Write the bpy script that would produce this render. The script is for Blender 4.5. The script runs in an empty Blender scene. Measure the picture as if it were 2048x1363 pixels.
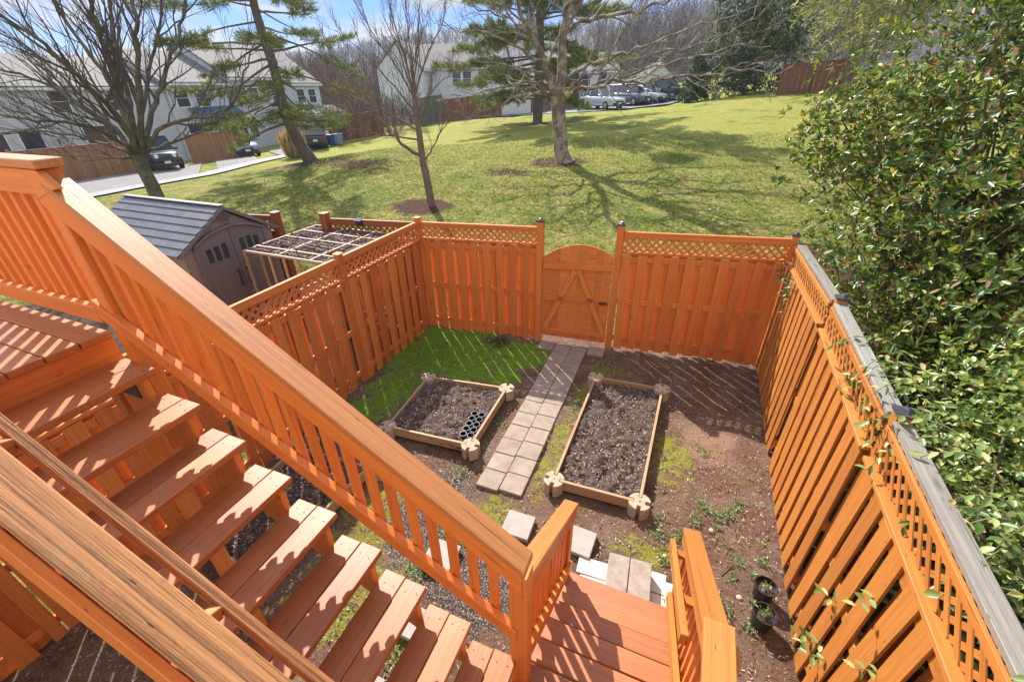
import bpy, math, random
import numpy as np
from mathutils import Vector, Matrix
R_ = math.radians
rng = random.Random(7)
nrg = np.random.default_rng(11)
scene = bpy.context.scene
COL = scene.collection

# ------------------------------------------------------------------ helpers
def vec(*a): return np.array(a, dtype=float)
def unit(v):
    n = np.linalg.norm(v); return v / n if n > 1e-9 else v

class MB:
    """collects faces, builds ONE mesh object; uv = metres along / across the grain, second uv = random per piece"""
    def __init__(s): s.v = []; s.f = []; s.uv = []; s.rn = []; s.mi = []
    def face(s, idx, uvs, rn, mi=0):
        s.f.append(idx); s.uv.extend(uvs); s.rn.extend([rn] * len(idx)); s.mi.append(mi)
    def board(s, p0, p1, w, t, up=(0, 0, 1), cut=None, mi=0, taper=1.0):
        p0 = np.asarray(p0, float); p1 = np.asarray(p1, float)
        d = unit(p1 - p0); L = np.linalg.norm(p1 - p0)
        side = unit(np.cross(d, np.asarray(up, float))); u2 = np.cross(side, d)
        b = len(s.v); rn = (rng.random(), rng.random())
        for p, k in ((p0, 1.0), (p1, taper)):
            for a, c in ((-1, -1), (1, -1), (1, 1), (-1, 1)):
                o = side * a * w * .5 * k + u2 * c * t * .5 * k
                if cut is not None:
                    n = np.asarray(cut, float); o = o - d * (o @ n) / (d @ n)
                s.v.append(p + o)
        o_ = rn[0] * 40; q_ = rn[1] * 40
        for k, (i, j, wd) in enumerate(((0, 1, w), (1, 2, t), (2, 3, w), (3, 0, t))):
            o2 = q_ + k * .7
            s.face([b + i, b + j, b + 4 + j, b + 4 + i], [(o_, o2), (o_, o2 + wd), (o_ + L, o2 + wd), (o_ + L, o2)], rn, mi)
        s.face([b + 3, b + 2, b + 1, b], [(o_, q_), (o_ + .02, q_ + w), (o_ + .04, q_ + w), (o_ + .02, q_)], rn, mi)
        s.face([b + 4, b + 5, b + 6, b + 7], [(o_, q_), (o_ + .02, q_ + w), (o_ + .04, q_ + w), (o_ + .02, q_)], rn, mi)
    def box(s, c, sx, sy, sz, rz=0., mi=0):
        c = np.asarray(c, float); dx = vec(math.cos(rz), math.sin(rz), 0)
        s.board(c - dx * sx * .5, c + dx * sx * .5, sy, sz, (0, 0, 1), mi=mi)
    def prism(s, poly, off, mi=0):
        """poly: list of 3d points (planar), off: thickness vector"""
        b = len(s.v); n = len(poly); off = np.asarray(off, float); rn = (rng.random(), rng.random())
        P = [np.asarray(p, float) for p in poly]
        s.v.extend(P); s.v.extend([p + off for p in P])
        e1 = unit(P[1] - P[0]); nn = unit(off); e2 = np.cross(nn, e1)
        o = vec(rn[0] * 40, rn[1] * 40)
        def uvp(p): return (o[0] + (p - P[0]) @ e1, o[1] + (p - P[0]) @ e2)
        s.face(list(range(b + n - 1, b - 1, -1)), [uvp(P[i]) for i in range(n - 1, -1, -1)], rn, mi)
        s.face([b + n + i for i in range(n)], [uvp(P[i]) for i in range(n)], rn, mi)
        T = np.linalg.norm(off)
        for i in range(n):
            j = (i + 1) % n; l = np.linalg.norm(P[j] - P[i])
            s.face([b + i, b + j, b + n + j, b + n + i], [(o[0], o[1]), (o[0] + l, o[1]), (o[0] + l, o[1] + T), (o[0], o[1] + T)], rn, mi)
    def tube(s, pts, rad, n=6, cap=True, mi=0):
        pts = [np.asarray(p, float) for p in pts]; rn = (rng.random(), rng.random())
        b0 = len(s.v); ln = 0.; pv = None
        a0 = rng.random() * 6.28
        for k, p in enumerate(pts):
            d = unit(pts[min(k + 1, len(pts) - 1)] - pts[max(k - 1, 0)])
            if pv is None: pv = unit(np.cross(d, vec(.3, .9, .2) if abs(d[2]) > .8 else vec(0, 0, 1)))
            pv = unit(pv - d * (pv @ d)); q = np.cross(d, pv)
            for i in range(n):
                a = a0 + 2 * math.pi * i / n; s.v.append(p + (pv * math.cos(a) + q * math.sin(a)) * rad[k])
        for k in range(len(pts) - 1):
            l2 = ln + np.linalg.norm(pts[k + 1] - pts[k])
            for i in range(n):
                j = (i + 1) % n; w0 = i / n * 6.28 * rad[0]; w1 = (i + 1) / n * 6.28 * rad[0]
                s.face([b0 + k * n + i, b0 + k * n + j, b0 + (k + 1) * n + j, b0 + (k + 1) * n + i],
                       [(rn[0] * 20 + ln, w0), (rn[0] * 20 + ln, w1), (rn[0] * 20 + l2, w1), (rn[0] * 20 + l2, w0)], rn, mi)
            ln = l2
        if cap:
            e = b0 + (len(pts) - 1) * n
            s.face([b0 + i for i in range(n - 1, -1, -1)], [(0, 0)] * n, rn, mi)
            s.face([e + i for i in range(n)], [(0, 0)] * n, rn, mi)
    def lathe(s, c, prof, n=20, mi=0):
        """prof: list of (r, z)"""
        c = np.asarray(c, float); b = len(s.v); rn = (rng.random(), rng.random()); m = len(prof)
        for r, z in prof:
            for i in range(n):
                a = 2 * math.pi * i / n; s.v.append(c + vec(r * math.cos(a), r * math.sin(a), z))
        for k in range(m - 1):
            for i in range(n):
                j = (i + 1) % n
                s.face([b + k * n + i, b + k * n + j, b + (k + 1) * n + j, b + (k + 1) * n + i],
                       [(i / n, prof[k][1]), ((i + 1) / n, prof[k][1]), ((i + 1) / n, prof[k + 1][1]), (i / n, prof[k + 1][1])], rn, mi)
        s.face([b + i for i in range(n - 1, -1, -1)], [(0, 0)] * n, rn, mi)
        s.face([b + (m - 1) * n + i for i in range(n)], [(0, 0)] * n, rn, mi)
    def build(s, name, mat, parent=None, bevel=0., smooth=False, local=False):
        me = bpy.data.meshes.new(name)
        off = vec(0, 0, 0)
        if parent is not None and not local:
            p = parent
            while p is not None: off = off + vec(*p.location); p = p.parent
        V = np.array(s.v, float).reshape(-1, 3) - off
        me.from_pydata(V.tolist(), [], s.f)
        u = me.uv_layers.new(name='UVMap'); u.data.foreach_set('uv', np.array(s.uv, 'f').ravel())
        u = me.uv_layers.new(name='RND'); u.data.foreach_set('uv', np.array(s.rn, 'f').ravel())
        mats = mat if isinstance(mat, (list, tuple)) else [mat]
        for m in mats: me.materials.append(m)
        if len(mats) > 1: me.polygons.foreach_set('material_index', np.array(s.mi, 'i'))
        if smooth: me.polygons.foreach_set('use_smooth', np.ones(len(s.f), bool))
        me.update()
        o = bpy.data.objects.new(name, me); COL.objects.link(o)
        if parent is not None: o.parent = parent
        if bevel > 0:
            md = o.modifiers.new('Bevel', 'BEVEL'); md.width = bevel; md.segments = 1; md.limit_method = 'ANGLE'; md.angle_limit = R_(40)
        return o

def tag(o, label, cat, group=None, kind=None):
    o['label'] = label; o['category'] = cat
    if group: o['group'] = group
    if kind: o['kind'] = kind
    return o
def thing(name, label, cat, loc=(0, 0, 0), group=None, rz=0.):
    o = bpy.data.objects.new(name, None); COL.objects.link(o); o.empty_display_size = .1
    o.location = [float(a) for a in loc]; o.rotation_euler = (0, 0, rz)
    return tag(o, label, cat, group)
def struct(o): o['kind'] = 'structure'; return o
def copy_tree(o, parent=None):
    c = o.copy(); COL.objects.link(c); c.parent = parent
    for ch in list(o.children): copy_tree(ch, c)
    return c
def raw_mesh(name, V, F4, mat, parent=None, rnd=None, uv=None, smooth=False, kind=None):
    """numpy mesh: V (n,3), F4 (m,k) constant polygon size"""
    me = bpy.data.meshes.new(name); V = np.asarray(V, 'f'); F4 = np.asarray(F4, 'i'); m, k = F4.shape
    off = vec(0, 0, 0); p = parent
    while p is not None: off = off + vec(*p.location); p = p.parent
    V = V - off.astype('f')
    me.vertices.add(len(V)); me.vertices.foreach_set('co', V.ravel())
    me.loops.add(m * k); me.loops.foreach_set('vertex_index', F4.ravel())
    me.polygons.add(m); me.polygons.foreach_set('loop_start', np.arange(0, m * k, k, dtype='i')); me.polygons.foreach_set('loop_total', np.full(m, k, 'i'))
    if uv is not None:
        u = me.uv_layers.new(name='UVMap'); u.data.foreach_set('uv', np.asarray(uv, 'f').ravel())
    if rnd is not None:
        u = me.uv_layers.new(name='RND'); u.data.foreach_set('uv', np.repeat(np.asarray(rnd, 'f').reshape(m, 2), k, axis=0).ravel())
    if smooth: me.polygons.foreach_set('use_smooth', np.ones(m, bool))
    me.materials.append(mat); me.update(calc_edges=True); me.validate()
    o = bpy.data.objects.new(name, me); COL.objects.link(o)
    if parent is not None: o.parent = parent
    if kind: o['kind'] = kind
    return o
def nunit(a): return a / np.maximum(np.linalg.norm(a, axis=1, keepdims=True), 1e-9)
def leaves(name, P, D, N, L, W, mat, parent=None, bend=.25, fold=.25, seed=0, kind=None):
    """one folded 4-corner leaf per row: base P, direction D, upper-side normal N"""
    n = len(P); g = np.random.default_rng(seed + 5)
    D = nunit(D); S = nunit(np.cross(D, N)); N2 = np.cross(S, D)
    L = np.asarray(L).reshape(-1, 1) * np.ones((n, 1)); W = np.asarray(W).reshape(-1, 1) * np.ones((n, 1))
    def q(f, w_, dn): return P + D * L * f + S * W * (.5 * w_) + N2 * (W * fold * .5 * abs(w_)) - N2 * L * dn
    V = np.stack([P, q(.28, .78, bend * .05), q(.66, .86, bend * .35), q(1., 0, bend), q(.66, -.86, bend * .35), q(.28, -.78, bend * .05)], 1)
    b = np.arange(n) * 6
    F = np.stack([np.stack([b, b + 1, b + 2, b + 3], 1), np.stack([b, b + 3, b + 4, b + 5], 1)], 1).reshape(-1, 4)
    r = np.repeat(g.random((n, 2)), 2, axis=0)
    uv = np.tile(np.array([[0, .5], [.28, .9], [.66, .93], [1, .5], [0, .5], [1, .5], [.66, .07], [.28, .1]], 'f'), (n, 1))
    return raw_mesh(name, V.reshape(-1, 3), F, mat, parent, r, uv, kind=kind)
def rdir(n, g): return nunit(g.normal(size=(n, 3)))

# ------------------------------------------------------------------ materials
def newmat(name):
    m = bpy.data.materials.new(name); m.use_nodes = True; nt = m.node_tree; nt.nodes.clear()
    out = nt.nodes.new('ShaderNodeOutputMaterial'); b = nt.nodes.new('ShaderNodeBsdfPrincipled')
    nt.links.new(b.outputs[0], out.inputs[0]); return m, nt, b
def nd(nt, t, **kw):
    n = nt.nodes.new(t)
    for k, v in kw.items():
        if hasattr(n, k): setattr(n, k, v)
    return n
def noise(nt, vecout, scale, detail=4., rough=.55, dist=0.):
    n = nt.nodes.new('ShaderNodeTexNoise'); n.inputs['Scale'].default_value = scale; n.inputs['Detail'].default_value = detail
    n.inputs['Roughness'].default_value = rough; n.inputs['Distortion'].default_value = dist
    if vecout is not None: nt.links.new(vecout, n.inputs['Vector'])
    return n.outputs['Fac']
def ramp(nt, fac, stops):
    r = nt.nodes.new('ShaderNodeValToRGB'); e = r.color_ramp.elements
    while len(e) < len(stops): e.new(.5)
    for k, (p, c) in enumerate(stops):
        e[k].position = p; e[k].color = (c[0], c[1], c[2], 1) if not isinstance(c, (int, float)) else (c, c, c, 1)
    nt.links.new(fac, r.inputs[0]); return r.outputs[0]
def mix(nt, fac, a, b, mode='MIX'):
    m = nt.nodes.new('ShaderNodeMix'); m.data_type = 'RGBA'; m.blend_type = mode
    for k, v in ((0, fac), (6, a), (7, b)):
        s = m.inputs[k]
        if hasattr(v, 'is_linked'): nt.links.new(v, s)
        elif isinstance(v, (int, float)): s.default_value = v if k == 0 else (v, v, v, 1)
        else: s.default_value = (v[0], v[1], v[2], 1)
    return m.outputs[2]
def mth(nt, op, a, b=0.):
    m = nt.nodes.new('ShaderNodeMath'); m.operation = op
    for s, v in ((m.inputs[0], a), (m.inputs[1], b)):
        if isinstance(v, (int, float)): s.default_value = v
        else: nt.links.new(v, s)
    return m.outputs[0]
def mapping(nt, src, scale=(1, 1, 1), loc=(0, 0, 0)):
    m = nt.nodes.new('ShaderNodeMapping'); m.inputs['Scale'].default_value = scale; m.inputs['Location'].default_value = loc
    nt.links.new(src, m.inputs['Vector']); return m.outputs[0]
def uvn(nt, name): n = nt.nodes.new('ShaderNodeUVMap'); n.uv_map = name; return n.outputs[0]
def objc(nt): n = nt.nodes.new('ShaderNodeNewGeometry'); return n.outputs['Position']
def bump(nt, b, h, strength=.3, dist=.01):
    n = nt.nodes.new('ShaderNodeBump'); n.inputs['Strength'].default_value = strength; n.inputs['Distance'].default_value = dist
    nt.links.new(h, n.inputs['Height']); nt.links.new(n.outputs[0], b.inputs['Normal'])
def setc(nt, b, c):
    if hasattr(c, 'is_linked'): nt.links.new(c, b.inputs['Base Color'])
    else: b.inputs['Base Color'].default_value = (c[0], c[1], c[2], 1)
def sepx(nt, v, i=0):
    s = nt.nodes.new('ShaderNodeSeparateXYZ'); nt.links.new(v, s.inputs[0]); return s.outputs[i]

def wood(name, light, dark, rough=.5, grain=.5, weather=0., wcol=(.3, .27, .23), bstr=.35, knots=True, spec=.5, crack=0.):
    m, nt, b = newmat(name); uv = uvn(nt, 'UVMap'); rn = uvn(nt, 'RND')
    g1 = noise(nt, mapping(nt, uv, (.9, 48, 1)), 1.0, 5, .6, .35)
    g2 = noise(nt, mapping(nt, uv, (6, 170, 1)), 1.0, 3, .6, .2)
    big = noise(nt, mapping(nt, uv, (1.2, 5, 1)), 1.0, 3)
    g = mth(nt, 'ADD', mth(nt, 'MULTIPLY', g1, .65), mth(nt, 'MULTIPLY', g2, .35))
    c = ramp(nt, g, [(.5 - .28 * grain, dark), (.5 + .12, light)])
    tone = ramp(nt, sepx(nt, rn, 0), [(0, (.78, .76, .78)), (.35, (.97, .96, .96)), (.7, (1, 1.02, 1.03)), (1, (1.06, 1.14, 1.2))])
    c = mix(nt, 1., c, tone, 'MULTIPLY')
    c = mix(nt, mth(nt, 'MULTIPLY', big, .5), c, mix(nt, 1., c, (.74, .68, .62), 'MULTIPLY'))
    hgt = g
    if knots:
        v = nt.nodes.new('ShaderNodeTexVoronoi'); v.inputs['Scale'].default_value = 1.0; nt.links.new(mapping(nt, uv, (1.5, 7, 1)), v.inputs['Vector'])
        k = ramp(nt, v.outputs['Distance'], [(.05, 1.), (.13, 0.)])
        c = mix(nt, mth(nt, 'MULTIPLY', k, .6), c, (dark[0] * .45, dark[1] * .4, dark[2] * .4))
    v = nt.nodes.new('ShaderNodeTexVoronoi'); v.inputs['Scale'].default_value = 1.0; nt.links.new(mapping(nt, uv, (5., 26, 1), (.3, .8, 0)), v.inputs['Vector'])
    nail = ramp(nt, v.outputs['Distance'], [(.055, 1.), (.085, 0.)]); c = mix(nt, mth(nt, 'MULTIPLY', nail, .75), c, (.05, .025, .015))
    if weather > 0:
        w = noise(nt, mapping(nt, uv, (1.3, 16, 1), (3, 5, 0)), 1., 6, .7, .8)
        w = ramp(nt, w, [(.62 - .3 * weather, 0.), (.72 - .2 * weather, 1.)])
        wc = mix(nt, g2, (wcol[0] * .55, wcol[1] * .55, wcol[2] * .55), wcol)
        c = mix(nt, w, c, wc)
    if crack > 0:
        k = noise(nt, mapping(nt, uv, (.55, 55, 1), (9, 2, 0)), 1., 6, .7, .6)
        k2 = ramp(nt, k, [(.31, 1.), (.32 + .10 * crack, 0.)])
        c = mix(nt, mth(nt, 'MULTIPLY', k2, .8), c, (dark[0] * .28, dark[1] * .25, dark[2] * .25))
        hgt = mth(nt, 'SUBTRACT', g, mth(nt, 'MULTIPLY', k2, .8))
    setc(nt, b, c); b.inputs['Roughness'].default_value = rough; b.inputs['Specular IOR Level'].default_value = spec
    bump(nt, b, hgt, bstr, .004); return m

def plain(name, col, rough=.6, var=.15, scale=8., metal=0., bstr=0., spec=.5, bscale=None):
    m, nt, b = newmat(name); p = objc(nt); n = noise(nt, p, scale, 5, .6)
    c = ramp(nt, n, [(.25, tuple(a * (1 - var) for a in col)), (.75, tuple(min(1, a * (1 + var)) for a in col))])
    setc(nt, b, c); b.inputs['Roughness'].default_value = rough; b.inputs['Metallic'].default_value = metal; b.inputs['Specular IOR Level'].default_value = spec
    if bstr: bump(nt, b, noise(nt, p, bscale or scale * 6, 4, .7), bstr, .01)
    return m

def leafmat(name, stops, rough=.4, trans=.25, spec=.5):
    m, nt, b = newmat(name); rn = uvn(nt, 'RND'); uv = uvn(nt, 'UVMap')
    c = ramp(nt, sepx(nt, rn, 0), stops)
    vein = ramp(nt, mth(nt, 'ABSOLUTE', mth(nt, 'SUBTRACT', sepx(nt, uv, 1), .5)), [(.0, 1.), (.07, 0.)])
    c = mix(nt, mth(nt, 'MULTIPLY', vein, .35), c, mix(nt, 1., c, (1.7, 1.6, 1.3), 'MULTIPLY'))
    setc(nt, b, c); b.inputs['Roughness'].default_value = rough; b.inputs['Specular IOR Level'].default_value = spec
    if trans > 0:
        t = nt.nodes.new('ShaderNodeBsdfTranslucent'); ms = nt.nodes.new('ShaderNodeMixShader'); ms.inputs[0].default_value = trans
        nt.links.new(mix(nt, 1., c, (1.3, 1.3, .8), 'MULTIPLY'), t.inputs[0])
        out = [n for n in nt.nodes if n.type == 'OUTPUT_MATERIAL'][0]
        nt.links.new(b.outputs[0], ms.inputs[1]); nt.links.new(t.outputs[0], ms.inputs[2]); nt.links.new(ms.outputs[0], out.inputs[0])
    return m

def barkmat(name, light, dark, patches=None):
    m, nt, b = newmat(name); uv = uvn(nt, 'UVMap'); p = objc(nt)
    g = noise(nt, mapping(nt, uv, (2.5, 22, 1)), 1., 5, .65, .5); c = ramp(nt, g, [(.3, dark), (.68, light)])
    if patches:
        k = ramp(nt, noise(nt, p, 3.2, 5, .6), [(.48, 0.), (.56, 1.)]); c = mix(nt, k, c, patches)
    setc(nt, b, c); b.inputs['Roughness'].default_value = .85; b.inputs['Specular IOR Level'].default_value = .25
    bump(nt, b, g, .5, .02); return m

ORL = (.74, .235, .046); ORD = (.58, .160, .027)
M = {}
M['wood'] = wood('orange_stained_wood', ORL, ORD, .5, .5, knots=True)
M['fence'] = wood('orange_fence_wood', (.75, .23, .047), (.53, .135, .025), .65, .7, bstr=.3)
M['tread'] = wood('brown_orange_deck_stain', (.47, .155, .040), (.35, .100, .024), .5, .5, knots=False, crack=.25, spec=.7, weather=.12, wcol=(.42, .22, .09))
M['cap'] = wood('orange_cap_wood', (.55, .205, .055), (.38, .12, .028), .45, .8, bstr=.4, crack=.4, spec=.7)
M['worn'] = wood('worn_cracked_orange_wood', (.54, .235, .09), (.35, .125, .040), .6, .9, weather=.15, wcol=(.52, .30, .15), bstr=1.4, crack=2., spec=.35)
M['yellow'] = wood('sunlit_wood_copy', (.50, .19, .038), (.33, .105, .018), .6, .9, bstr=.5, crack=.4, spec=.35)  # sunlit copy of the orange stain, its colour toned down against direct sun
M['grey_wood'] = wood('weathered_grey_wood', (.29, .265, .235), (.09, .08, .07), .75, 1., bstr=.8, knots=True, crack=.8)
M['brown_fence'] = wood('brown_fence_wood', (.26, .095, .045), (.11, .035, .016), .75, .8)
M['tan_fence'] = wood('tan_fence_wood', (.44, .22, .10), (.22, .095, .04), .75, .8)
M['bed_wood'] = wood('pale_bed_board', (.46, .29, .155), (.25, .14, .068), .65, .8, weather=.2, wcol=(.40, .36, .31), bstr=.5)
M['coop_wood'] = wood('coop_lath', (.55, .36, .24), (.32, .18, .11), .6, .6)
M['black'] = plain('black_plastic', (.018, .018, .02), .4, .2)
M['iron'] = plain('black_iron', (.02, .02, .022), .5, .2)
M['capmetal'] = plain('dark_post_cap', (.05, .055, .07), .35, .2)
M['concrete'] = plain('grey_concrete_block', (.33, .27, .225), .9, .25, 14, bstr=.6, bscale=160)
M['slab'] = plain('pale_concrete_slab', (.34, .305, .27), .85, .12, 9, bstr=.35, bscale=120)
M['tile'] = plain('white_tile', (.58, .53, .45), .45, .08, 6)
M['planter_block'] = plain('tan_concrete_planter_block', (.42, .31, .225), .9, .2, 12, bstr=.5, bscale=150)
M['white'] = plain('white_siding_paint', (.70, .70, .70), .6, .06, 2)
M['trim'] = plain('white_trim', (.78, .78, .77), .5, .04, 3)
M['glass'] = plain('dark_window_glass', (.03, .04, .055), .08, .3, 1.5, spec=.8)
# ------------------------------------------------------------------ camera, sun, sky
CAM = vec(0, 0, 4.0); FPX = 863.894
F3 = vec(-.33272, .79576, -.50602); R3 = vec(.92535, .37892, -.01255); U3 = vec(-.18175, .47242, .86243)
cd = bpy.data.cameras.new('camera'); cam = bpy.data.objects.new('camera', cd); COL.objects.link(cam)
cd.sensor_width = 36; cd.lens = FPX / 2048 * 36; cd.clip_end = 3000; cd.clip_start = .05
mw = Matrix.Identity(4)
for i in range(3):
    mw[i][0] = R3[i]; mw[i][1] = U3[i]; mw[i][2] = -F3[i]; mw[i][3] = CAM[i]
cam.matrix_world = mw; scene.camera = cam
def ray(px, py): return F3 + R3 * (px - 1024) / FPX + U3 * (681.5 - py) / FPX
def at(px, py, dist):
    """world point seen in direction (px,py) at a horizontal distance"""
    d = ray(px, py); return CAM + d * dist / math.hypot(d[0], d[1])

ELEV = R_(41); AZ = R_(-45)
TOSUN = vec(math.sin(AZ) * math.cos(ELEV), math.cos(AZ) * math.cos(ELEV), math.sin(ELEV))
sl = bpy.data.lights.new('sun', 'SUN'); sl.energy = 4.9; sl.angle = R_(.53); sl.color = (1, .95, .86)
so = bpy.data.objects.new('sun', sl); COL.objects.link(so); so.rotation_euler = Vector(TOSUN).to_track_quat('Z', 'Y').to_euler()
w = bpy.data.worlds.new('World'); scene.world = w; w.use_nodes = True; nt = w.node_tree; nt.nodes.clear()
wo = nt.nodes.new('ShaderNodeOutputWorld'); bg = nt.nodes.new('ShaderNodeBackground'); sky = nt.nodes.new('ShaderNodeTexSky')
sky.sky_type = 'NISHITA'; sky.sun_disc = False; sky.sun_elevation = ELEV; sky.sun_rotation = AZ; sky.air_density = 1.0; sky.dust_density = .4; sky.ozone_density = 2.5
tc = nt.nodes.new('ShaderNodeTexCoord'); sp = nt.nodes.new('ShaderNodeSeparateXYZ'); nt.links.new(tc.outputs['Generated'], sp.inputs[0])
zz = mth(nt, 'ADD', mth(nt, 'MAXIMUM', sp.outputs[2], 0.), .16)
cb = nt.nodes.new('ShaderNodeCombineXYZ'); nt.links.new(mth(nt, 'DIVIDE', sp.outputs[0], zz), cb.inputs[0]); nt.links.new(mth(nt, 'DIVIDE', sp.outputs[1], zz), cb.inputs[1])
cn = noise(nt, mapping(nt, cb.outputs[0], (1, 1, 1), (2.3, 7.4, 0)), 1.15, 8, .55, .3)
cl = ramp(nt, cn, [(.44, 0.), (.57, 1.)])
cshade = ramp(nt, noise(nt, mapping(nt, cb.outputs[0], (1, 1, 1), (2.5, 7.1, 0)), 2.2, 6), [(.3, (2.3, 2.6, 3.2)), (.65, (4.4, 4.5, 4.7))])
skyc = mix(nt, 1., sky.outputs[0], ramp(nt, sp.outputs[2], [(0., (.11, .22, .42)), (.14, (.10, .25, .55)), (.28, (1., 1., 1.))]), 'MULTIPLY')
cshade = mix(nt, 1., cshade, ramp(nt, sp.outputs[2], [(.13, .36), (.32, 1.)]), 'MULTIPLY'); cshade = mix(nt, 1., cshade, 1.9, 'MULTIPLY')
nt.links.new(mix(nt, cl, skyc, cshade), bg.inputs[0]); bg.inputs[1].default_value = .115
nt.links.new(bg.outputs[0], wo.inputs[0])
vs = scene.view_settings; vs.view_transform = 'Standard'; vs.look = 'None'; vs.exposure = 1.0; vs.gamma = 1.0

# ------------------------------------------------------------------ terrain
CP = np.array([(-10, 6, -.2), (-4.5, 6.6, -.12), (1.4, 7, .06), (6, 5, .15), (10, 0, .3), (1.4, 0, 0), (-4.5, 0, -.1), (-1.5, 3, 0), (-12, 2, -.2), (-9, 3, -.2),
    (-8.3, 12.85, .55), (-5.6, 19.2, 1.25), (-18.4, 17.9, .9), (-17, 10.5, .35), (-24.0, 12, -.02), (-24.5, 18, -.05), (-30, 30, -.1), (-32, 36, 0.1), (-38, 20, -.75), (-32, 15, -.2), (-28.5, 22, -.05),
    (-42, 42, -.3), (-11.6, 33.2, 1.7), (-9.6, 44.7, 2.1), (-1.1, 45, 2.75), (5.3, 39, 3.25), (20, 40, 4), (-21, 37, 1.25), (-13, 13, .45), (-14, 22, 1.0), (2, 13, .55), (4, 25, 2.0), (12, 20, 1.6), (15, 8, .7),
    (0, 70, 4.5), (-40, 75, .5), (-70, 30, -1.5), (-60, -10, -1), (30, 0, 1), (40, 70, 6), (0, -25, 0), (-25, -15, -.3), (30, -25, 1), (-22, 27, .35), (-25.5, 29, .05), (-22, 17, .30), (-20.7, 15.4, .42), (-23.5, 20.5, .10), (-25, 23.5, .0), (-21.5, 12.5, .2)], float)
def tps(r): return np.where(r > 1e-6, r * r * np.log(np.maximum(r, 1e-6)), 0)
_n = len(CP); _A = np.zeros((_n + 3, _n + 3)); _d = np.linalg.norm(CP[:, None, :2] - CP[None, :, :2], axis=2)
_A[:_n, :_n] = tps(_d) + np.eye(_n) * .6; _A[:_n, _n] = 1; _A[:_n, _n + 1:] = CP[:, :2]; _A[_n, :_n] = 1; _A[_n + 1:, :_n] = CP[:, :2].T
_W = np.linalg.solve(_A, np.concatenate([CP[:, 2], np.zeros(3)]))
def gz(x, y):
    x = np.asarray(x, float); y = np.asarray(y, float); sh = x.shape; x = x.ravel(); y = y.ravel()
    xc = np.clip(x, -75, 45); yc = np.clip(y, -30, 80)
    out = np.full(len(x), _W[_n]) + _W[_n + 1] * xc + _W[_n + 2] * yc
    for k in range(_n): out += _W[k] * tps(np.hypot(xc - CP[k, 0], yc - CP[k, 1]))
    # the yard itself: a plane with a slight fall to the left
    iny = np.clip(1 - np.maximum(np.maximum(-4.6 - x, x - 1.6), np.maximum(-4 - y, y - 6.9)) / 1.2, 0, 1)
    pl = .0 + np.where(x < 1.4, (x - 1.4) * .02, 0.)
    out = out * (1 - iny) + pl * iny
    return out.reshape(sh)
def g1(x, y): return float(gz(np.array([x]), np.array([y]))[0])
def axis(segs):
    a = []
    for s, e, st in segs: a += list(np.arange(s, e, st))
    return np.array(a + [segs[-1][1]])
gx = axis([(-900, -120, 60), (-120, -45, 5), (-45, -24, .8), (-24, 2, .30), (2, 20, .6), (20, 60, 3), (60, 900, 60)])
gy = axis([(-300, -30, 30), (-30, 0, 3), (0, 26, .30), (26, 50, .7), (50, 100, 5), (100, 900, 60)])
GX, GY = np.meshgrid(gx, gy); GZ = gz(GX, GY)
_l = np.sin(GX * 1.7 + np.sin(GY * .9) * 2) * np.sin(GY * 1.3 + np.cos(GX * .7) * 2) * .035 + np.sin(GX * .5 + 1) * np.cos(GY * .43) * .05
inyard = (GX > -12) & (GX < 1.6) & (GY < 7.2)
GZ = GZ + np.where(inyard, -.06 - .0 * GX, _l * ((GX > -23) & (GY < 60)))
nx, ny = len(gx), len(gy)
idx = np.arange(nx * ny).reshape(ny, nx)
F = np.stack([idx[:-1, :-1], idx[:-1, 1:], idx[1:, 1:], idx[1:, :-1]], -1).reshape(-1, 4)
V = np.stack([GX, GY, GZ], -1).reshape(-1, 3)

def blob(nt, p, c, r, soft=.5, wob=.35, sc=1.2):
    soft = soft * .5; sc = sc * 2.2; wob = wob * 1.3
    """mask 1 inside a wobbly ellipse (world xy)"""
    d = nt.nodes.new('ShaderNodeVectorMath'); d.operation = 'SUBTRACT'; nt.links.new(p, d.inputs[0]); d.inputs[1].default_value = (c[0], c[1], 0)
    m = nt.nodes.new('ShaderNodeVectorMath'); m.operation = 'MULTIPLY'; nt.links.new(d.outputs[0], m.inputs[0]); m.inputs[1].default_value = (1 / r[0], 1 / r[1], 0)
    l = nt.nodes.new('ShaderNodeVectorMath'); l.operation = 'LENGTH'; nt.links.new(m.outputs[0], l.inputs[0])
    n = mth(nt, 'MULTIPLY', mth(nt, 'SUBTRACT', noise(nt, p, sc, 4, .6), .5), wob * 2)
    return ramp(nt, mth(nt, 'ADD', l.outputs['Value'], n), [(max(0., 1 - soft), 1.), (1., 0.)])
def addm(nt, ms):
    o = ms[0]
    for k in ms[1:]: o = mth(nt, 'MAXIMUM', o, k)
    return o
m, nt, b = newmat('lawn'); p = objc(nt)
fine = noise(nt, p, 7, 7, .82); mid = noise(nt, p, 1.1, 5, .65); big = noise(nt, p, .16, 4, .6)
gcol = ramp(nt, fine, [(.32, (.035, .062, .007)), (.5, (.19, .225, .030)), (.68, (.46, .43, .10))])
straw = ramp(nt, fine, [(.32, (.10, .085, .022)), (.5, (.38, .325, .10)), (.70, (.62, .55, .25))])
c = mix(nt, ramp(nt, mid, [(.42, 0.), (.64, 1.)]), gcol, straw)
smooth_l = ramp(nt, noise(nt, p, 5, 5, .7), [(.3, (.26, .27, .045)), (.7, (.44, .41, .105))])
sy = sepx(nt, p, 1)
c = mix(nt, ramp(nt, mth(nt, 'MULTIPLY', mth(nt, 'ADD', sy, mth(nt, 'MULTIPLY', big, 14.)), .025), [(.60, 0.), (.80, .85)]), c, smooth_l)
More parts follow.
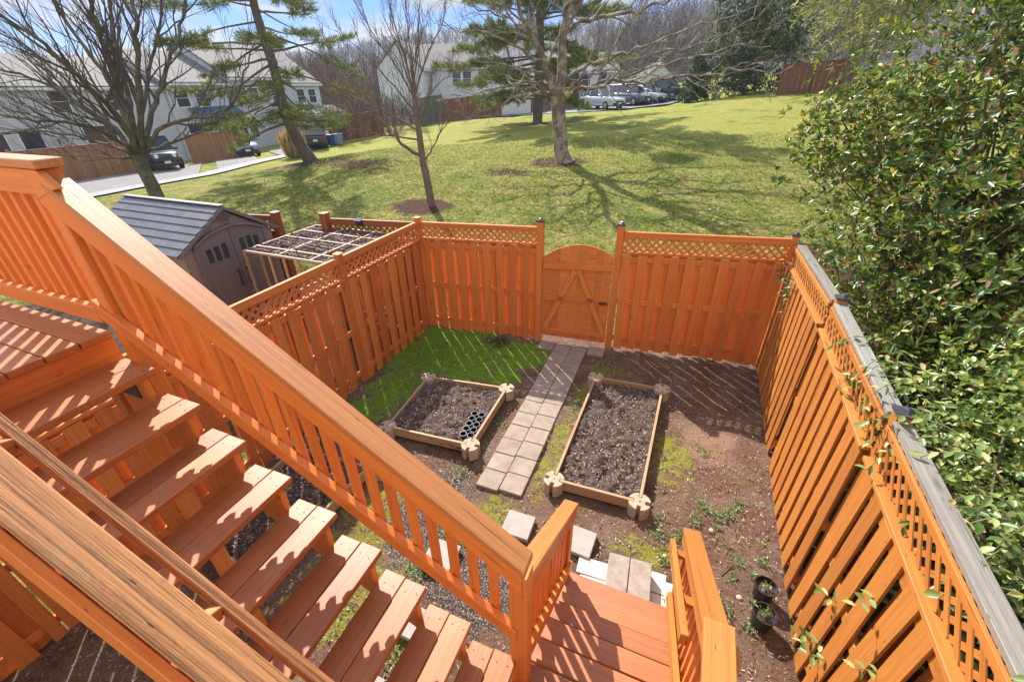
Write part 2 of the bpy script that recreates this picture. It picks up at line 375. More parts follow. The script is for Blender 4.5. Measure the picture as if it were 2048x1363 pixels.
c = mix(nt, ramp(nt, noise(nt, p, .5, 4, .6), [(.56, 0.), (.66, .8)]), c, ramp(nt, fine, [(.3, (.05, .10, .012)), (.7, (.19, .27, .04))]))
mulch = ramp(nt, noise(nt, p, 22, 5, .8), [(.3, (.035, .018, .012)), (.7, (.17, .085, .055))])
mm = addm(nt, [blob(nt, p, (-8.6, 12.75), (1.25, .85)), blob(nt, p, (-5.7, 19.0), (1.35, 1.1)), blob(nt, p, (-18.2, 17.8), (2.9, 1.6), .6, .6), blob(nt, p, (-15.5, 17.6), (2.6, 1.2), .7, .9), blob(nt, p, (-21.3, 10.9), (1.1, .7)), blob(nt, p, (-11.6, 33.2), (1.6, 1.2)), blob(nt, p, (-7.2, 17.2), (1.1, .6), .6, .8)])
c = mix(nt, mm, c, mulch)
c = mix(nt, mth(nt, 'MULTIPLY', blob(nt, p, (-7.65, 14.9), (.42, .4), 1.4, .5, 3), .75), c, ramp(nt, fine, [(.35, (.03, .11, .008)), (.65, (.13, .30, .02))]))
wo_ = blob(nt, p, (3.5, 5.5), (2.6, 7.5), .2, .15); c = mix(nt, wo_, c, mulch)
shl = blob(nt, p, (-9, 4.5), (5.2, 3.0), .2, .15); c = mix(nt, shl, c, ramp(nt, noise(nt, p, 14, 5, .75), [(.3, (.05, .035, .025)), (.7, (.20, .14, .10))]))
setc(nt, b, c); b.inputs['Roughness'].default_value = .95; b.inputs['Specular IOR Level'].default_value = .13
bump(nt, b, mth(nt, 'ADD', noise(nt, p, 26, 5, .8), mth(nt, 'MULTIPLY', noise(nt, p, 6, 4, .7), 2.)), 1., .09)
M['lawn'] = m
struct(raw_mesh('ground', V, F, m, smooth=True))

# yard soil sheet with moss, mulch and chips
yx = np.arange(-4.62, 1.60, .045); yy = np.arange(-1.2, 6.95, .045); YX, YY = np.meshgrid(yx, yy)
_e = nrg.normal(size=YX.shape)
def blur(a, k):
    for _ in range(k):
        a = (a + np.roll(a, 1, 0) + np.roll(a, -1, 0) + np.roll(a, 1, 1) + np.roll(a, -1, 1)) / 5
    return a
yh = blur(_e, 2) * .010 + blur(_e, 25) * .10
def yz(x, y): return (np.asarray(x) - 1.4) * .02
YZ = yz(YX, YY) + yh + .012
idx = np.arange(YX.size).reshape(YX.shape)
F = np.stack([idx[:-1, :-1], idx[:-1, 1:], idx[1:, 1:], idx[1:, :-1]], -1).reshape(-1, 4)
m, nt, b = newmat('yard_soil'); p = objc(nt)
n1 = noise(nt, p, 30, 6, .8); n2 = noise(nt, p, 90, 4, .8); n3 = noise(nt, p, 2.3, 5, .65)
soil = ramp(nt, n1, [(.25, (.045, .021, .014)), (.5, (.165, .088, .056)), (.75, (.30, .18, .125))])
chips = ramp(nt, n2, [(.3, (.06, .036, .026)), (.5, (.225, .145, .105)), (.68, (.44, .33, .255))])
c = mix(nt, ramp(nt, n3, [(.42, 0.), (.62, .85)]), soil, chips)
sand = blob(nt, p, (.75, 4.75), (.35, .45), .7, .5); c = mix(nt, mth(nt, 'MULTIPLY', sand, .7), c, (.34, .20, .13))
mossm = addm(nt, [blob(nt, p, (-3.6, 5.6), (1.15, 1.2), .35, .35, 2), blob(nt, p, (-2.45, 6.0), (.75, .5), .4, .5, 3), blob(nt, p, (-3.9, 4.2), (.5, 1.0), .5, .6, 2), blob(nt, p, (-2.5, 5.35), (.5, .3), .5, .6)])
mossn = mth(nt, 'MULTIPLY', mossm, ramp(nt, noise(nt, p, 5, 5, .7), [(.36, 0.), (.48, 1.)]))
m2 = addm(nt, [blob(nt, p, (-1.06, 4.0), (.16, .85), .5, .8, 3), blob(nt, p, (.32, 4.35), (.25, .5), .6, 1.0, 3), blob(nt, p, (-2.2, 1.5), (.75, .55), .6, 1.0, 3), blob(nt, p, (-1.35, 2.85), (.4, .2), .6, 1.0, 4), blob(nt, p, (-2.6, 2.2), (.4, .9), .6, .9, 3), blob(nt, p, (-1.0, 5.2), (.18, .5), .6, .9, 3), blob(nt, p, (-.85, 6.0), (.3, .2), .6, .9, 3), blob(nt, p, (.2, 2.95), (.4, .15), .6, 1., 4)])
m2 = mth(nt, 'MULTIPLY', m2, ramp(nt, noise(nt, p, 8, 5, .7), [(.38, 0.), (.52, 1.)]))
mcol = ramp(nt, noise(nt, p, 40, 5, .8), [(.25, (.045, .12, .010)), (.5, (.16, .31, .02)), (.75, (.32, .44, .045))])
ycol = ramp(nt, noise(nt, p, 40, 5, .8), [(.25, (.10, .09, .012)), (.5, (.26, .25, .03)), (.75, (.42, .40, .10))])
c = mix(nt, mossn, c, mcol); c = mix(nt, mth(nt, 'MULTIPLY', m2, .9), c, ycol)
c = mix(nt, ramp(nt, noise(nt, p, 3.1, 4, .7), [(.60, 0.), (.70, .45)]), c, ycol)
grav = mth(nt, 'MULTIPLY', addm(nt, [blob(nt, p, (-1.35, 2.05), (.55, .6), .3, .5, 3), blob(nt, p, (-2.1, 2.6), (.5, .7), .5, .6, 3)]), .85)
gv = nt.nodes.new('ShaderNodeTexVoronoi'); gv.inputs['Scale'].default_value = 55; nt.links.new(p, gv.inputs['Vector'])
c = mix(nt, grav, c, mix(nt, ramp(nt, gv.outputs['Distance'], [(.2, 1.), (.5, 0.)]), (.07, .055, .05), ramp(nt, noise(nt, p, 60, 2), [(.35, (.22, .17, .15)), (.65, (.5, .45, .42))])))
setc(nt, b, c); b.inputs['Roughness'].default_value = .95; b.inputs['Specular IOR Level'].default_value = .2
bump(nt, b, mth(nt, 'ADD', n1, n2), .9, .025)
struct(raw_mesh('yard_soil', np.stack([YX, YY, YZ], -1).reshape(-1, 3), F, m, smooth=True))

# loose chips, twigs and leaf bits on the soil (nobody could count them)
def bits(name, n, xr, yr, lr, wr, mat, seed, zf, lift=.015, tilt=.35, mask=None):
    g = np.random.default_rng(seed); x = g.uniform(*xr, n); y = g.uniform(*yr, n)
    if mask is not None: k = mask(x, y, g); x = x[k]; y = y[k]; n = len(x)
    a = g.uniform(0, 6.28, n); P = np.stack([x, y, zf(x, y) + lift + g.uniform(0, .012, n)], 1)
    D = np.stack([np.cos(a), np.sin(a), g.uniform(-.2, tilt, n)], 1); N = np.stack([g.normal(0, .4, n), g.normal(0, .4, n), np.ones(n)], 1)
    o = leaves(name, P, D, N, g.uniform(*lr, n), g.uniform(*wr, n), mat, bend=.1, seed=seed); return o
def ysurf(x, y): return yz(x, y) + .012
chipm = leafmat('wood_chips', [(0, (.07, .035, .025)), (.4, (.18, .10, .07)), (.72, (.30, .195, .145)), (.93, (.44, .33, .26)), (1, (.58, .50, .42))], .9, 0)
def cm(x, y, g):
    inb = ((x > -1) & (x < .1) & (y > 3.3) & (y < 5.7)) | ((x < -2.0) & (x > -3.4) & (y > 3.4) & (y < 4.8)); mo = (x < -2.2) & (y > 4.9)
    return ~inb & (~mo | (g.random(len(x)) < .2))
o = bits('mulch_chips', 26000, (-4.4, 1.4), (-.8, 6.9), (.010, .05), (.004, .013), chipm, 3, ysurf, mask=cm); tag(o, 'loose bark chips strewn over the reddish yard soil', 'mulch', kind='stuff')
weedm = leafmat('weed_leaf', [(0, (.07, .14, .035)), (.5, (.15, .26, .07)), (1, (.30, .42, .15))], .5, .3)
def weed_patch(name, label, spots, seed, mat=weedm, hl=(.02, .05), cat='weeds'):
    g = np.random.default_rng(seed); Ps = []; Ds = []
    for x, y, r, n in spots:
        rr = r * np.sqrt(g.random(n)); a = g.uniform(0, 6.28, n); px = x + rr * np.cos(a); py = y + rr * np.sin(a)
        Ps.append(np.stack([px, py, ysurf(px, py) + g.uniform(0, .03, n)], 1)); Ds.append(np.stack([g.normal(0, .7, n), g.normal(0, .7, n), g.uniform(.3, 1, n)], 1))
    P = np.concatenate(Ps); D = np.concatenate(Ds); n = len(P)
    o = leaves(name, P, D, np.tile([0, 0, 1.], (n, 1)) + g.normal(0, .3, (n, 3)), g.uniform(*hl, n), g.uniform(.008, .018, n), mat, seed=seed)
    tag(o, label, cat, kind='stuff')
wsp = []
for k in range(34):
    x = rng.uniform(.15, 1.3); y = rng.uniform(2.3, 4.9); wsp.append((x, y, rng.uniform(.02, .07), rng.randint(6, 40)))
for x, y in ((.95, 3.7), (1.05, 3.85), (.85, 3.62), (.45, 3.2), (.25, 3.2), (1.0, 3.15), (.62, 3.5), (.9, 2.62), (.8, 2.4)): wsp.append((x, y, .08, 55))
weed_patch('small_weeds', 'small bright green weeds scattered over soil along the right fence', wsp, 21)
weed_patch('ground_ivy', 'low green creeping weeds between stepping slabs beside the stairs', [(-1.75, 2.32, .13, 160), (-1.62, 2.42, .1, 120), (-1.85, 1.95, .12, 110), (-2.3, 1.3, .2, 120), (-1.6, 1.25, .15, 120), (-2.0, 3.7, .1, 60), (-1.95, 4.2, .12, 80), (-.85, 6.05, .25, 200), (-2.05, 3.2, .1, 60), (-1.05, 4.85, .08, 60)], 22, hl=(.02, .045))
mossm_ = leafmat('moss_blades', [(0, (.07, .18, .012)), (.5, (.20, .38, .025)), (1, (.40, .50, .06))], .7, .2)
msp = []
for k in range(240):
    x = rng.gauss(-3.5, .62); y = rng.gauss(5.45, .65)
    if -4.35 < x < -2.2 and y < 6.4 and not (y < 4.85 and x > -3.5): msp.append((x, y, rng.uniform(.08, .2), rng.randint(40, 110)))
weed_patch('moss', 'bright green moss carpet in the far left corner of the yard', msp, 23, mossm_, (.008, .022), 'moss')
# ------------------------------------------------------------------ deck, stairs, railings
X0, Z0, YF, YN, RUN, RISE = -2.765, 2.905, 1.05, .242, .2585, .172
SL = RISE / RUN; CS = math.cos(math.atan(SL))
def NX(i): return X0 + RUN * i
def NZ(i): return Z0 - RISE * i
BV = .004
deck = thing('deck', 'upper orange deck at the head of the stairs, boards striped with railing shadow', 'deck', (X0, 0, 0))
mb = MB(); y = YF - .07; k = 0
while y > -1.6:
    mb.board((-6.2, y, Z0 - .019), (X0 - .004 * (k % 3), y, Z0 - .019), .138, .038); y -= .144; k += 1
mb.build('deck_boards', M['tread'], deck, BV)
mb = MB(); mb.board((X0 - .055, -1.6, Z0 - .038 - .10), (X0 - .055, YF + .01, Z0 - .038 - .10), .038, .195, (0, 0, 1)); mb.build('rim_joist', M['wood'], deck, BV)
mb = MB(); mb.lathe((0, 0, 0), [(.0, 0), (.017, 0), (.017, .012), (.009, .018)], 10)
o = mb.build('bolt', M['wood'], None); o.rotation_euler = (0, R_(90), 0); o.location = (X0 - .0355 - X0, .52, Z0 - .15); o.parent = deck
for yy_ in (1.0, -1.4): mb = MB(); mb.board((-6.2, yy_, Z0 - .14), (X0 - .08, yy_, Z0 - .14), .038, .19); mb.build('joist', M['wood'], deck)
for px_, py_ in ((-2.86, 1.0), (-5.9, 1.0)):
    mb = MB(); mb.board((px_, py_, -.1), (px_, py_, Z0 - .04), .09, .09, (0, 1, 0)); mb.build('support_post', M['wood'], deck, BV)

stairs = thing('stairs', 'long orange open-riser staircase running down past the camera from the deck', 'staircase', (X0, .6, 0))
for i in range(1, 10):
    mb = MB()
    for k in range(2):
        xx = NX(i) - .0655 - .1335 * k; dz = rng.uniform(-.0015, .0015)
        mb.board((xx, YN, NZ(i) - .019 + dz), (xx, YF + rng.uniform(-.004, .004), NZ(i) - .019), .130, .038)
    tr_ = mb.build('tread', M['tread'], stairs, BV)
    for k in range(2):
        for dx in (-.03, .035):
            mb = MB(); mb.lathe((NX(i) - .0655 - .1335 * k + dx + rng.uniform(-.006, .006), YF - .06 + rng.uniform(-.015, .015), NZ(i) + .0002), [(.0042, 0), (.004, .0012)], 8); mb.build('screw', M['iron'], tr_)
def stringer(x_at, z_at, n, run, rise, plane, t, root, y_axis=False, depth=.34):
    pts = []
    for i in range(1, n + 1):
        pts.append((x_at(i) - run - .028, z_at(i) - .040)); pts.append((x_at(i) - .028, z_at(i) - .040))
    pts.append((x_at(n) - .028, z_at(n) - .040 - rise)); s = rise / run
    xe = x_at(n) - .028; pts.append((xe, z_at(n) - .040 - rise - .07)); xs = x_at(1) - run - .028
    pts.append((xs, z_at(1) - depth)); mb = MB()
    if not y_axis: mb.prism([(a, plane, b_) for a, b_ in pts], (0, t, 0))
    else: mb.prism([(plane, a, b_) for a, b_ in pts], (t, 0, 0))
    return mb.build('stringer', M['wood'], root, BV)
stringer(NX, NZ, 9, RUN, RISE, .97, .038, stairs); stringer(NX, NZ, 9, RUN, RISE, .250, .038, stairs)
mb = MB(); xa_, xb_ = X0 - .02, NX(9) + .02; zc_ = NZ(0) - SL * (xa_ - X0); zd_ = NZ(0) - SL * (xb_ - X0); mb.prism([(xa_, .20, zc_ - .33), (xb_, .20, zd_ - .33), (xb_, .20, zd_ + .02), (xa_, .20, zc_ + .02)], (0, .038, 0)); mb.build('skirt_board', M['wood'], stairs, BV)
mb = MB(); mb.board((X0 - .01, .98, Z0 - .30), (X0 + .16, .98, Z0 - .30), .03, .1); mb.build('bracket', M['iron'], stairs)

landing = thing('stair_landing', 'small square orange landing where the stairs turn toward the yard', 'landing', (0, .5, 0))
LZ = NZ(10); mb = MB(); y = .97 - .07
while y > .0: mb.board((-.50, y, LZ - .019), (.46, y, LZ - .019), .138, .038); y -= .144
mb.build('landing_boards', M['tread'], landing, BV)
mb = MB()
for a, b_ in (((-.50, .93, LZ - .11), (.46, .93, LZ - .11)), ((-.48, .04, LZ - .11), (-.48, .91, LZ - .11)), ((.44, .04, LZ - .11), (.44, .91, LZ - .11))): mb.board(a, b_, .036, .14)
mb.build('landing_frame', M['wood'], landing, BV)
for px_, py_ in ((.40, .1), (-.42, .1)):
    mb = MB(); mb.board((px_, py_, -.05), (px_, py_, LZ - .04), .088, .088, (0, 1, 0)); mb.build('support_post', M['wood'], landing, BV)

R2, H2, NS2 = .215, .143, 6
S2 = H2 / R2
def Y2(k): return .97 + R2 * k
def Zk(k): return LZ - H2 * k
st2 = thing('stairs', 'short lower flight of orange steps from the landing down to concrete blocks', 'staircase', (0, 1.6, 0))
for k in range(1, NS2 + 1):
    mb = MB(); yb_ = Y2(k) - .0705
    mb.board((-.44, yb_, Zk(k) - .019), (.425 + rng.uniform(-.004, .004), yb_, Zk(k) - .019), .141, .038); mb.build('tread', M['tread'], st2, BV)
for xx in (-.40, .37): stringer(Y2, Zk, NS2, R2, H2, xx, .036, st2, True, .26)
mb = MB(); mb.board((-.42, Y2(NS2) - .04, .15), (.41, Y2(NS2) - .04, .15), .03, .26); mb.build('riser', M['wood'], st2)

def rail_run(root, A, B, inn, pieces, bal=None, capmat='cap', post=None):
    """A,B: points on the nosing line under the rail axis; inn: unit vector toward the stair; offsets (lateral, c)"""
    A = np.asarray(A, float); B = np.asarray(B, float); inn = np.asarray(inn, float); d = B - A; hd = unit(vec(d[0], d[1], 0)); cs = math.hypot(d[0], d[1]) / np.linalg.norm(d)
    for nm, mat, lat, w_, ctop, t_, e0, e1, cadd in pieces:
        o0 = inn * lat + vec(0, 0, ctop - t_ * .5 / cs); o1 = inn * lat + vec(0, 0, ctop + cadd - t_ * .5 / cs)
        mb = MB(); u = unit(d); mb.board(A + o0 - d / math.hypot(d[0], d[1]) * e0, B + o1 + d / math.hypot(d[0], d[1]) * e1, w_, t_, (0, 0, 1), cut=hd)
        mb.build(nm, M[mat], root, BV)
    if bal:
        lat, c0, c1, cadd, pitch, s0, s1 = bal; L = math.hypot(d[0], d[1]); s = s0
        while s < L - s1:
            p = A + d * (s / L) + inn * lat; ca = cadd * s / L
            mb = MB(); j = rng.uniform(-.002, .002)
            # plumb-cut ends follow the slope
            n_ = np.cross(vec(-hd[1], hd[0], 0), unit(d))
            mb.board(p + vec(0, 0, c0 + ca) + hd * j, p + vec(0, 0, c1) + hd * j, .038, .038, tuple(hd), cut=n_); mb.build('baluster', M['wood'], root, .003)
            s += pitch
# --- far railing along the long flight, with its level part on the deck
fr = thing('stair_railing', 'far orange railing of the long staircase, pale sunlit cap and level deck end', 'railing', (X0, 1.1, 0))
yc_ = 1.075
A = vec(-2.60, yc_, NZ(0) - SL * (-2.60 - X0)); B = vec(-.385, yc_, NZ(0) - SL * (-.385 - X0)); IN = vec(0, -1, 0)
rail_run(fr, A, B, IN, [('cap_rail', 'cap', 0, .110, .885, .038, 0, 0, 0), ('top_rail', 'wood', .030, .038, .838, .105, .097, -.02, 0)])
A2 = vec(-2.74, yc_, NZ(0) - SL * (-2.74 - X0)); B2 = vec(-.43, yc_, NZ(0) - SL * (-.43 - X0))
rail_run(fr, A2, B2, IN, [('bottom_rail', 'wood', .030, .038, .215, .089, 0, 0, .11)], (-.010, .10, .80, .10, .1055, .06, .05))
ZC = 3.765
mb = MB(); mb.board((-6.2, yc_, ZC - .019), (-2.575, yc_, ZC - .019), .110, .038); mb.build('cap_rail', M['cap'], fr, BV)
mb = MB(); mb.board((-6.2, yc_ - .030, ZC - .04 - .056), (-2.70, yc_ - .030, ZC - .04 - .056), .038, .11); mb.build('top_rail', M['wood'], fr, BV)
mb = MB(); mb.prism([(-2.698, yc_ - .0515, ZC - .041), (-2.60, yc_ - .0515, ZC - .041), (-2.52, yc_ - .0515, ZC - .115), (-2.698, yc_ - .0515, ZC - .17)], (0, .036, 0)); mb.build('gusset', M['wood'], fr, BV)
mb = MB(); mb.board((-6.2, yc_ - .030, 3.012), (-2.742, yc_ - .030, 3.012), .038, .095); mb.build('bottom_rail', M['wood'], fr, BV)
x = -2.83
while x > -4.2:
    mb = MB(); mb.board((x, yc_ + .010, 2.97), (x, yc_ + .010, ZC - .06), .038, .038, (0, 1, 0)); mb.build('baluster', M['wood'], fr, .003); x -= .1055
for px_, zt, zb in ((-2.66, ZC - .042, 2.2), (-.425, 2.118, -.05)):
    mb = MB(); mb.board((px_, yc_ + .008, zb), (px_, yc_ + .008, zt), .088, .088, (0, 1, 0)); mb.build('post', M['wood'], fr, BV)
# --- near railing, its cap right under the camera
nr = thing('stair_railing', 'near orange railing below the camera with a cracked weathered flat cap', 'railing', (X0, .23, 0))
yn = .229
A = vec(-2.70, yn, NZ(0) - SL * (-2.70 - X0)); B = vec(-.40, yn, NZ(0) - SL * (-.40 - X0)); IN = vec(0, 1, 0)
rail_run(nr, A, B, IN, [('cap_rail', 'worn', 0, .118, .93, .038, 0, 0, 0), ('top_rail', 'wood', -.012, .038, .883, .089, 0, -.02, 0), ('bottom_rail', 'wood', .078, .038, .16, .089, 0, -.02, 0),
                       ('handrail', 'worn', .122, .034, .80, .060, .2, -.05, 0)], (.034, .06, .85, 0, .1055, .06, .05))
for s in (.25, .86, 1.55, 2.1):
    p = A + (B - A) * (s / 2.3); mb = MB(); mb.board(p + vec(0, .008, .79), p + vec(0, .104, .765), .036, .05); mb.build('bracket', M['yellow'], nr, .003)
for px_ in (-2.66, -.41):
    mb = MB(); z_ = NZ(0) - SL * (px_ - X0); mb.board((px_, yn + .055, z_ - .5), (px_, yn + .055, z_ + .85), .088, .088, (0, 1, 0)); mb.build('post', M['wood'], nr, BV)
# --- lower left and right railings
def line2(y): return LZ - S2 * (y - .97)
lr = thing('stair_railing', 'left orange railing of the short lower flight, meeting the long rail at the post', 'railing', (-.45, 1.1, 0))
A = vec(-.465, 1.19, line2(1.19)); B = vec(-.465, 2.28, line2(2.28)); IN = vec(1, 0, 0)
rail_run(lr, A, B, IN, [('cap_rail', 'cap', 0, .112, .887, .038, 0.02, 0, 0), ('top_rail', 'wood', .034, .038, .838, .089, .02, -.02, 0), ('bottom_rail', 'wood', .040, .036, .17, .089, .04, -.03, 0)], (-.004, .08, .80, 0, .098, .06, .08))
for py_ in (1.165, 2.20):
    mb = MB(); z_ = line2(py_); mb.board((-.468, py_, -.05), (-.468, py_, z_ + .838), .082, .086, (0, 1, 0)); mb.build('post', M['wood'], lr, BV)
rr = thing('stair_railing', 'right orange railing of the lower flight, level cap then sloping past a grab rail', 'railing', (.46, 1.1, 0))
A = vec(.445, 1.19, line2(1.19)); B = vec(.425, 2.46, line2(2.46)); IN = vec(-1, 0, 0)
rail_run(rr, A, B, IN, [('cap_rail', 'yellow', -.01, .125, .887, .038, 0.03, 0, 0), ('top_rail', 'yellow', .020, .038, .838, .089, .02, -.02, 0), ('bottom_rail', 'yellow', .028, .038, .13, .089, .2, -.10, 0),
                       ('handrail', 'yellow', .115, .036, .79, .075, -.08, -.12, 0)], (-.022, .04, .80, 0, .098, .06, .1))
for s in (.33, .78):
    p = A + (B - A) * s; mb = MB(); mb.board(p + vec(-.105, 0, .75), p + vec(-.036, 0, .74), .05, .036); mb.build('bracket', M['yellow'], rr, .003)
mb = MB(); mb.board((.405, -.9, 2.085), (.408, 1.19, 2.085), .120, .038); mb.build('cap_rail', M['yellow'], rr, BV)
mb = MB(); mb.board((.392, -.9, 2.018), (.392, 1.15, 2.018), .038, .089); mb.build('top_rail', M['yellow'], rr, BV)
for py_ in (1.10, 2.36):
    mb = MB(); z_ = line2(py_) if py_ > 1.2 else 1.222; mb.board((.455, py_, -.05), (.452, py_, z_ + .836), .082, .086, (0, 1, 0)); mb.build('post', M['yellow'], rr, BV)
y = 1.0
while y > -.5:
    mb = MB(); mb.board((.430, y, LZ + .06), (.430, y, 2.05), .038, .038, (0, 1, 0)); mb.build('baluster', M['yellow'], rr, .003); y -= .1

# ------------------------------------------------------------------ fences
def lattice(mb, A0, B0, A1, B1, step=.082, wd=.034, th=.007, nrm=(0, 1, 0)):
    """diagonal lattice on the quad A0 B0 (bottom) A1 B1 (top)"""
    A0, B0, A1, B1 = [np.asarray(p, float) for p in (A0, B0, A1, B1)]; L = np.linalg.norm(B0 - A0); Hh = (np.linalg.norm(A1 - A0) + np.linalg.norm(B1 - B0)) / 2; n = np.asarray(nrm, float)
    def P(s, h):
        a = A0 + (B0 - A0) * (s / L); b_ = A1 + (B1 - A1) * (s / L); return a + (b_ - a) * (h / Hh)
    st = step * 1.414
    for sg, of in ((1, th * .5), (-1, -th * .5)):
        s = -Hh
        while s < L + Hh:
            h0, h1 = 0., Hh; s0, s1 = s, s + sg * Hh
            if sg == -1: s0, s1 = s, s - Hh
            def clip(t): return s0 + (s1 - s0) * t
            t0, t1 = 0., 1.
            for lim, up_ in ((0., False), (L, True)):
                if (s1 - s0) > 0:
                    if not up_: t0 = max(t0, (lim - s0) / (s1 - s0))
                    else: t1 = min(t1, (lim - s0) / (s1 - s0))
                else:
                    if not up_: t1 = min(t1, (lim - s0) / (s1 - s0))
                    else: t0 = max(t0, (lim - s0) / (s1 - s0))
            if t1 - t0 > .03:
                mb.board(P(clip(t0), Hh * t0) + n * of, P(clip(t1), Hh * t1) + n * of, th, wd, tuple(np.cross(n, vec(0, 0, 1)) * .3 + vec(0, 0, 1)) if False else tuple(np.cross(n, unit(P(clip(t1), Hh * t1) - P(clip(t0), Hh * t0)))))
            s += st
def bay(root, A, B, zbA, zbB, zlA, zlB, ztA, ztB, nin, mat='fence', capmat='fence', pitch=.235, bw=.138, jit=.006, capw=.05, capt=.038, lean=0., rail_out=.0, capoff=0., topdrop=.015, blift=.015, lat=True, seed=1):
    """shadow-box bay between post faces A and B (plan), inside normal nin"""
    g = random.Random(seed); A = vec(A[0], A[1], 0); B = vec(B[0], B[1], 0); n = vec(nin[0], nin[1], 0); L = np.linalg.norm(B - A); d = unit(B - A)
    def lerp(a, b_, s): return a + (b_ - a) * s / L
    mb = MB()
    for f in (.12, .52, .93):
        zA = zbA + (zlA - zbA) * f; zB = zbB + (zlB - zbB) * f
        mb.board(A + vec(0, 0, zA), B + vec(0, 0, zB), .036, .085)
    for side, of in ((1, .0), (-1, pitch * .5)):
        s = of + bw * .5 + .01
        while s < L - bw * .4:
            zt = lerp(zlA, zlB, s) - topdrop - .022 - g.uniform(0, .012); zb = lerp(zbA, zbB, s) + blift + g.uniform(0, .03); ln = g.gauss(0, jit)
            p0 = A + d * (s + ln) + n * side * .028; p1 = A + d * (s - ln + lean) + n * side * .028
            mb.board(p0 + vec(0, 0, zb), p1 + vec(0, 0, zt), bw + g.uniform(-.008, .004), .018, tuple(n)); s += pitch
    mb.build('picket_panel', M[mat], root, .002)
    if not lat: return
    mb = MB()
    mb.board(A + n * (.012 + rail_out) + vec(0, 0, zlA - .012), B + n * (.012 + rail_out) + vec(0, 0, zlB - .012), .075 + rail_out, .034)
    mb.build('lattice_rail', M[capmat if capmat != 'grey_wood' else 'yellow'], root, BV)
    mb = MB(); lattice(mb, A + vec(0, 0, zlA), B + vec(0, 0, zlB), A + vec(0, 0, ztA - capt), B + vec(0, 0, ztB - capt), nrm=tuple(n)); mb.build('lattice_panel', M[mat], root)
    mb = MB()
    for sd in (1, -1): mb.board(A + n * sd * .018 + vec(0, 0, ztA - capt - .026), B + n * sd * .018 + vec(0, 0, ztB - capt - .026), .020, .05)
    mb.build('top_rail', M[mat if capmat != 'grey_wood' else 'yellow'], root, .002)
    mb = MB(); mb.board(A + n * capoff + vec(0, 0, ztA - capt * .5), B + n * capoff + vec(0, 0, ztB - capt * .5), capw, capt); mb.build('cap_rail', M[capmat], root, BV)
def fpost(root, x, y, zb, zt, mat='fence', w_=.092, cap='flat', lean=(0, 0)):
    mb = MB(); mb.board((x, y, zb), (x + lean[0], y + lean[1], zt), w_, w_, (0, 1, 0)); o = mb.build('post', M[mat], root, BV)
    mb = MB()
    if cap == 'metal':
        h = w_ * .56; mb.box((x + lean[0], y + lean[1], zt + .012), w_ + .016, w_ + .016, .022)
        b0 = len(mb.v); c = [(-h, -h), (h, -h), (h, h), (-h, h)]
        mb.prism([(x + lean[0] + a, y + lean[1] + e, zt + .0235) for a, e in c], (0, 0, .004)); mb.lathe((x + lean[0], y + lean[1], zt + .027), [(w_ * .5, 0), (w_ * .3, .02), (.006, .03)], 4)
        mb.build('post_cap', M['capmetal'], o)
    else:
        mb.box((x + lean[0], y + lean[1], zt + .010), w_ + .022, w_ + .022, .02); mb.build('post_cap', M[mat], o, BV)
def yF(x): return 6.45 + .083 * (x + 4.5)
FX = -4.47
lf = thing('garden_fence', 'long orange shadow-box fence with lattice top along the left side of the yard', 'fence', (FX, 3, 0))
py_ = [6.43, 4.44, 2.36, .30, -1.7]
for k in range(4):
    bay(lf, (FX, py_[k + 1] + .046), (FX, py_[k] - .046), -.14, -.14, 1.68, 1.68, 1.985, 1.985, (1, 0), seed=10 + k)
for k in range(1, 5): fpost(lf, FX, py_[k], -.2, 2.02)
fb = thing('garden_fence', 'orange lattice-topped fence section left of the gate, across the back of the yard', 'fence', (-3.4, 6.5, 0))
nb = unit(vec(.083, -1, 0))
fpost(fb, FX - .01, yF(FX), -.2, 2.03); fpost(fb, -2.24, yF(-2.24), -.12, 2.13, w_=.105, cap='metal')
bay(fb, (FX + .04, yF(FX + .04)), (-2.30, yF(-2.30)), -.14, -.10, 1.70, 1.765, 1.975, 2.04, nb, seed=21)
fb2 = thing('garden_fence', 'orange lattice-topped fence section right of the gate with a knothole board', 'fence', (.2, 6.8, 0))
fpost(fb2, -.965, yF(-.965), -.1, 2.16, w_=.105, cap='metal')
bay(fb2, (-.905, yF(-.905)), (1.355, yF(1.355)), -.02, .02, 1.75, 1.83, 2.065, 2.135, nb, pitch=.236, seed=22)
rf = thing('garden_fence', 'sunlit right side fence with weathered grey cap, square lattice and leaning pickets', 'fence', (1.44, 4, 0))
rp = [(7.02, .05, 1.80, 2.07), (4.72, .02, 1.885, 2.165), (2.93, .02, 1.81, 2.135), (1.0, .0, 1.79, 2.09), (-.9, 0, 1.79, 2.09)]
for k in range(4):
    y1, b1, l1, t1 = rp[k]; y0, b0, l0, t0 = rp[k + 1]
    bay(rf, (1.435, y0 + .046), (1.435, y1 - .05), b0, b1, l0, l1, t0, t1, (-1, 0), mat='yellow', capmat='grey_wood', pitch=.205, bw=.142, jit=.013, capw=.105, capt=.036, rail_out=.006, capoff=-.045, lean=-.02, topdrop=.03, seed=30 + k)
for k in range(5): fpost(rf, 1.49 if k else 1.40, rp[k][0], -.1, rp[k][3] + (.085 if k == 0 else .03), 'yellow' if k else 'fence', cap='metal')

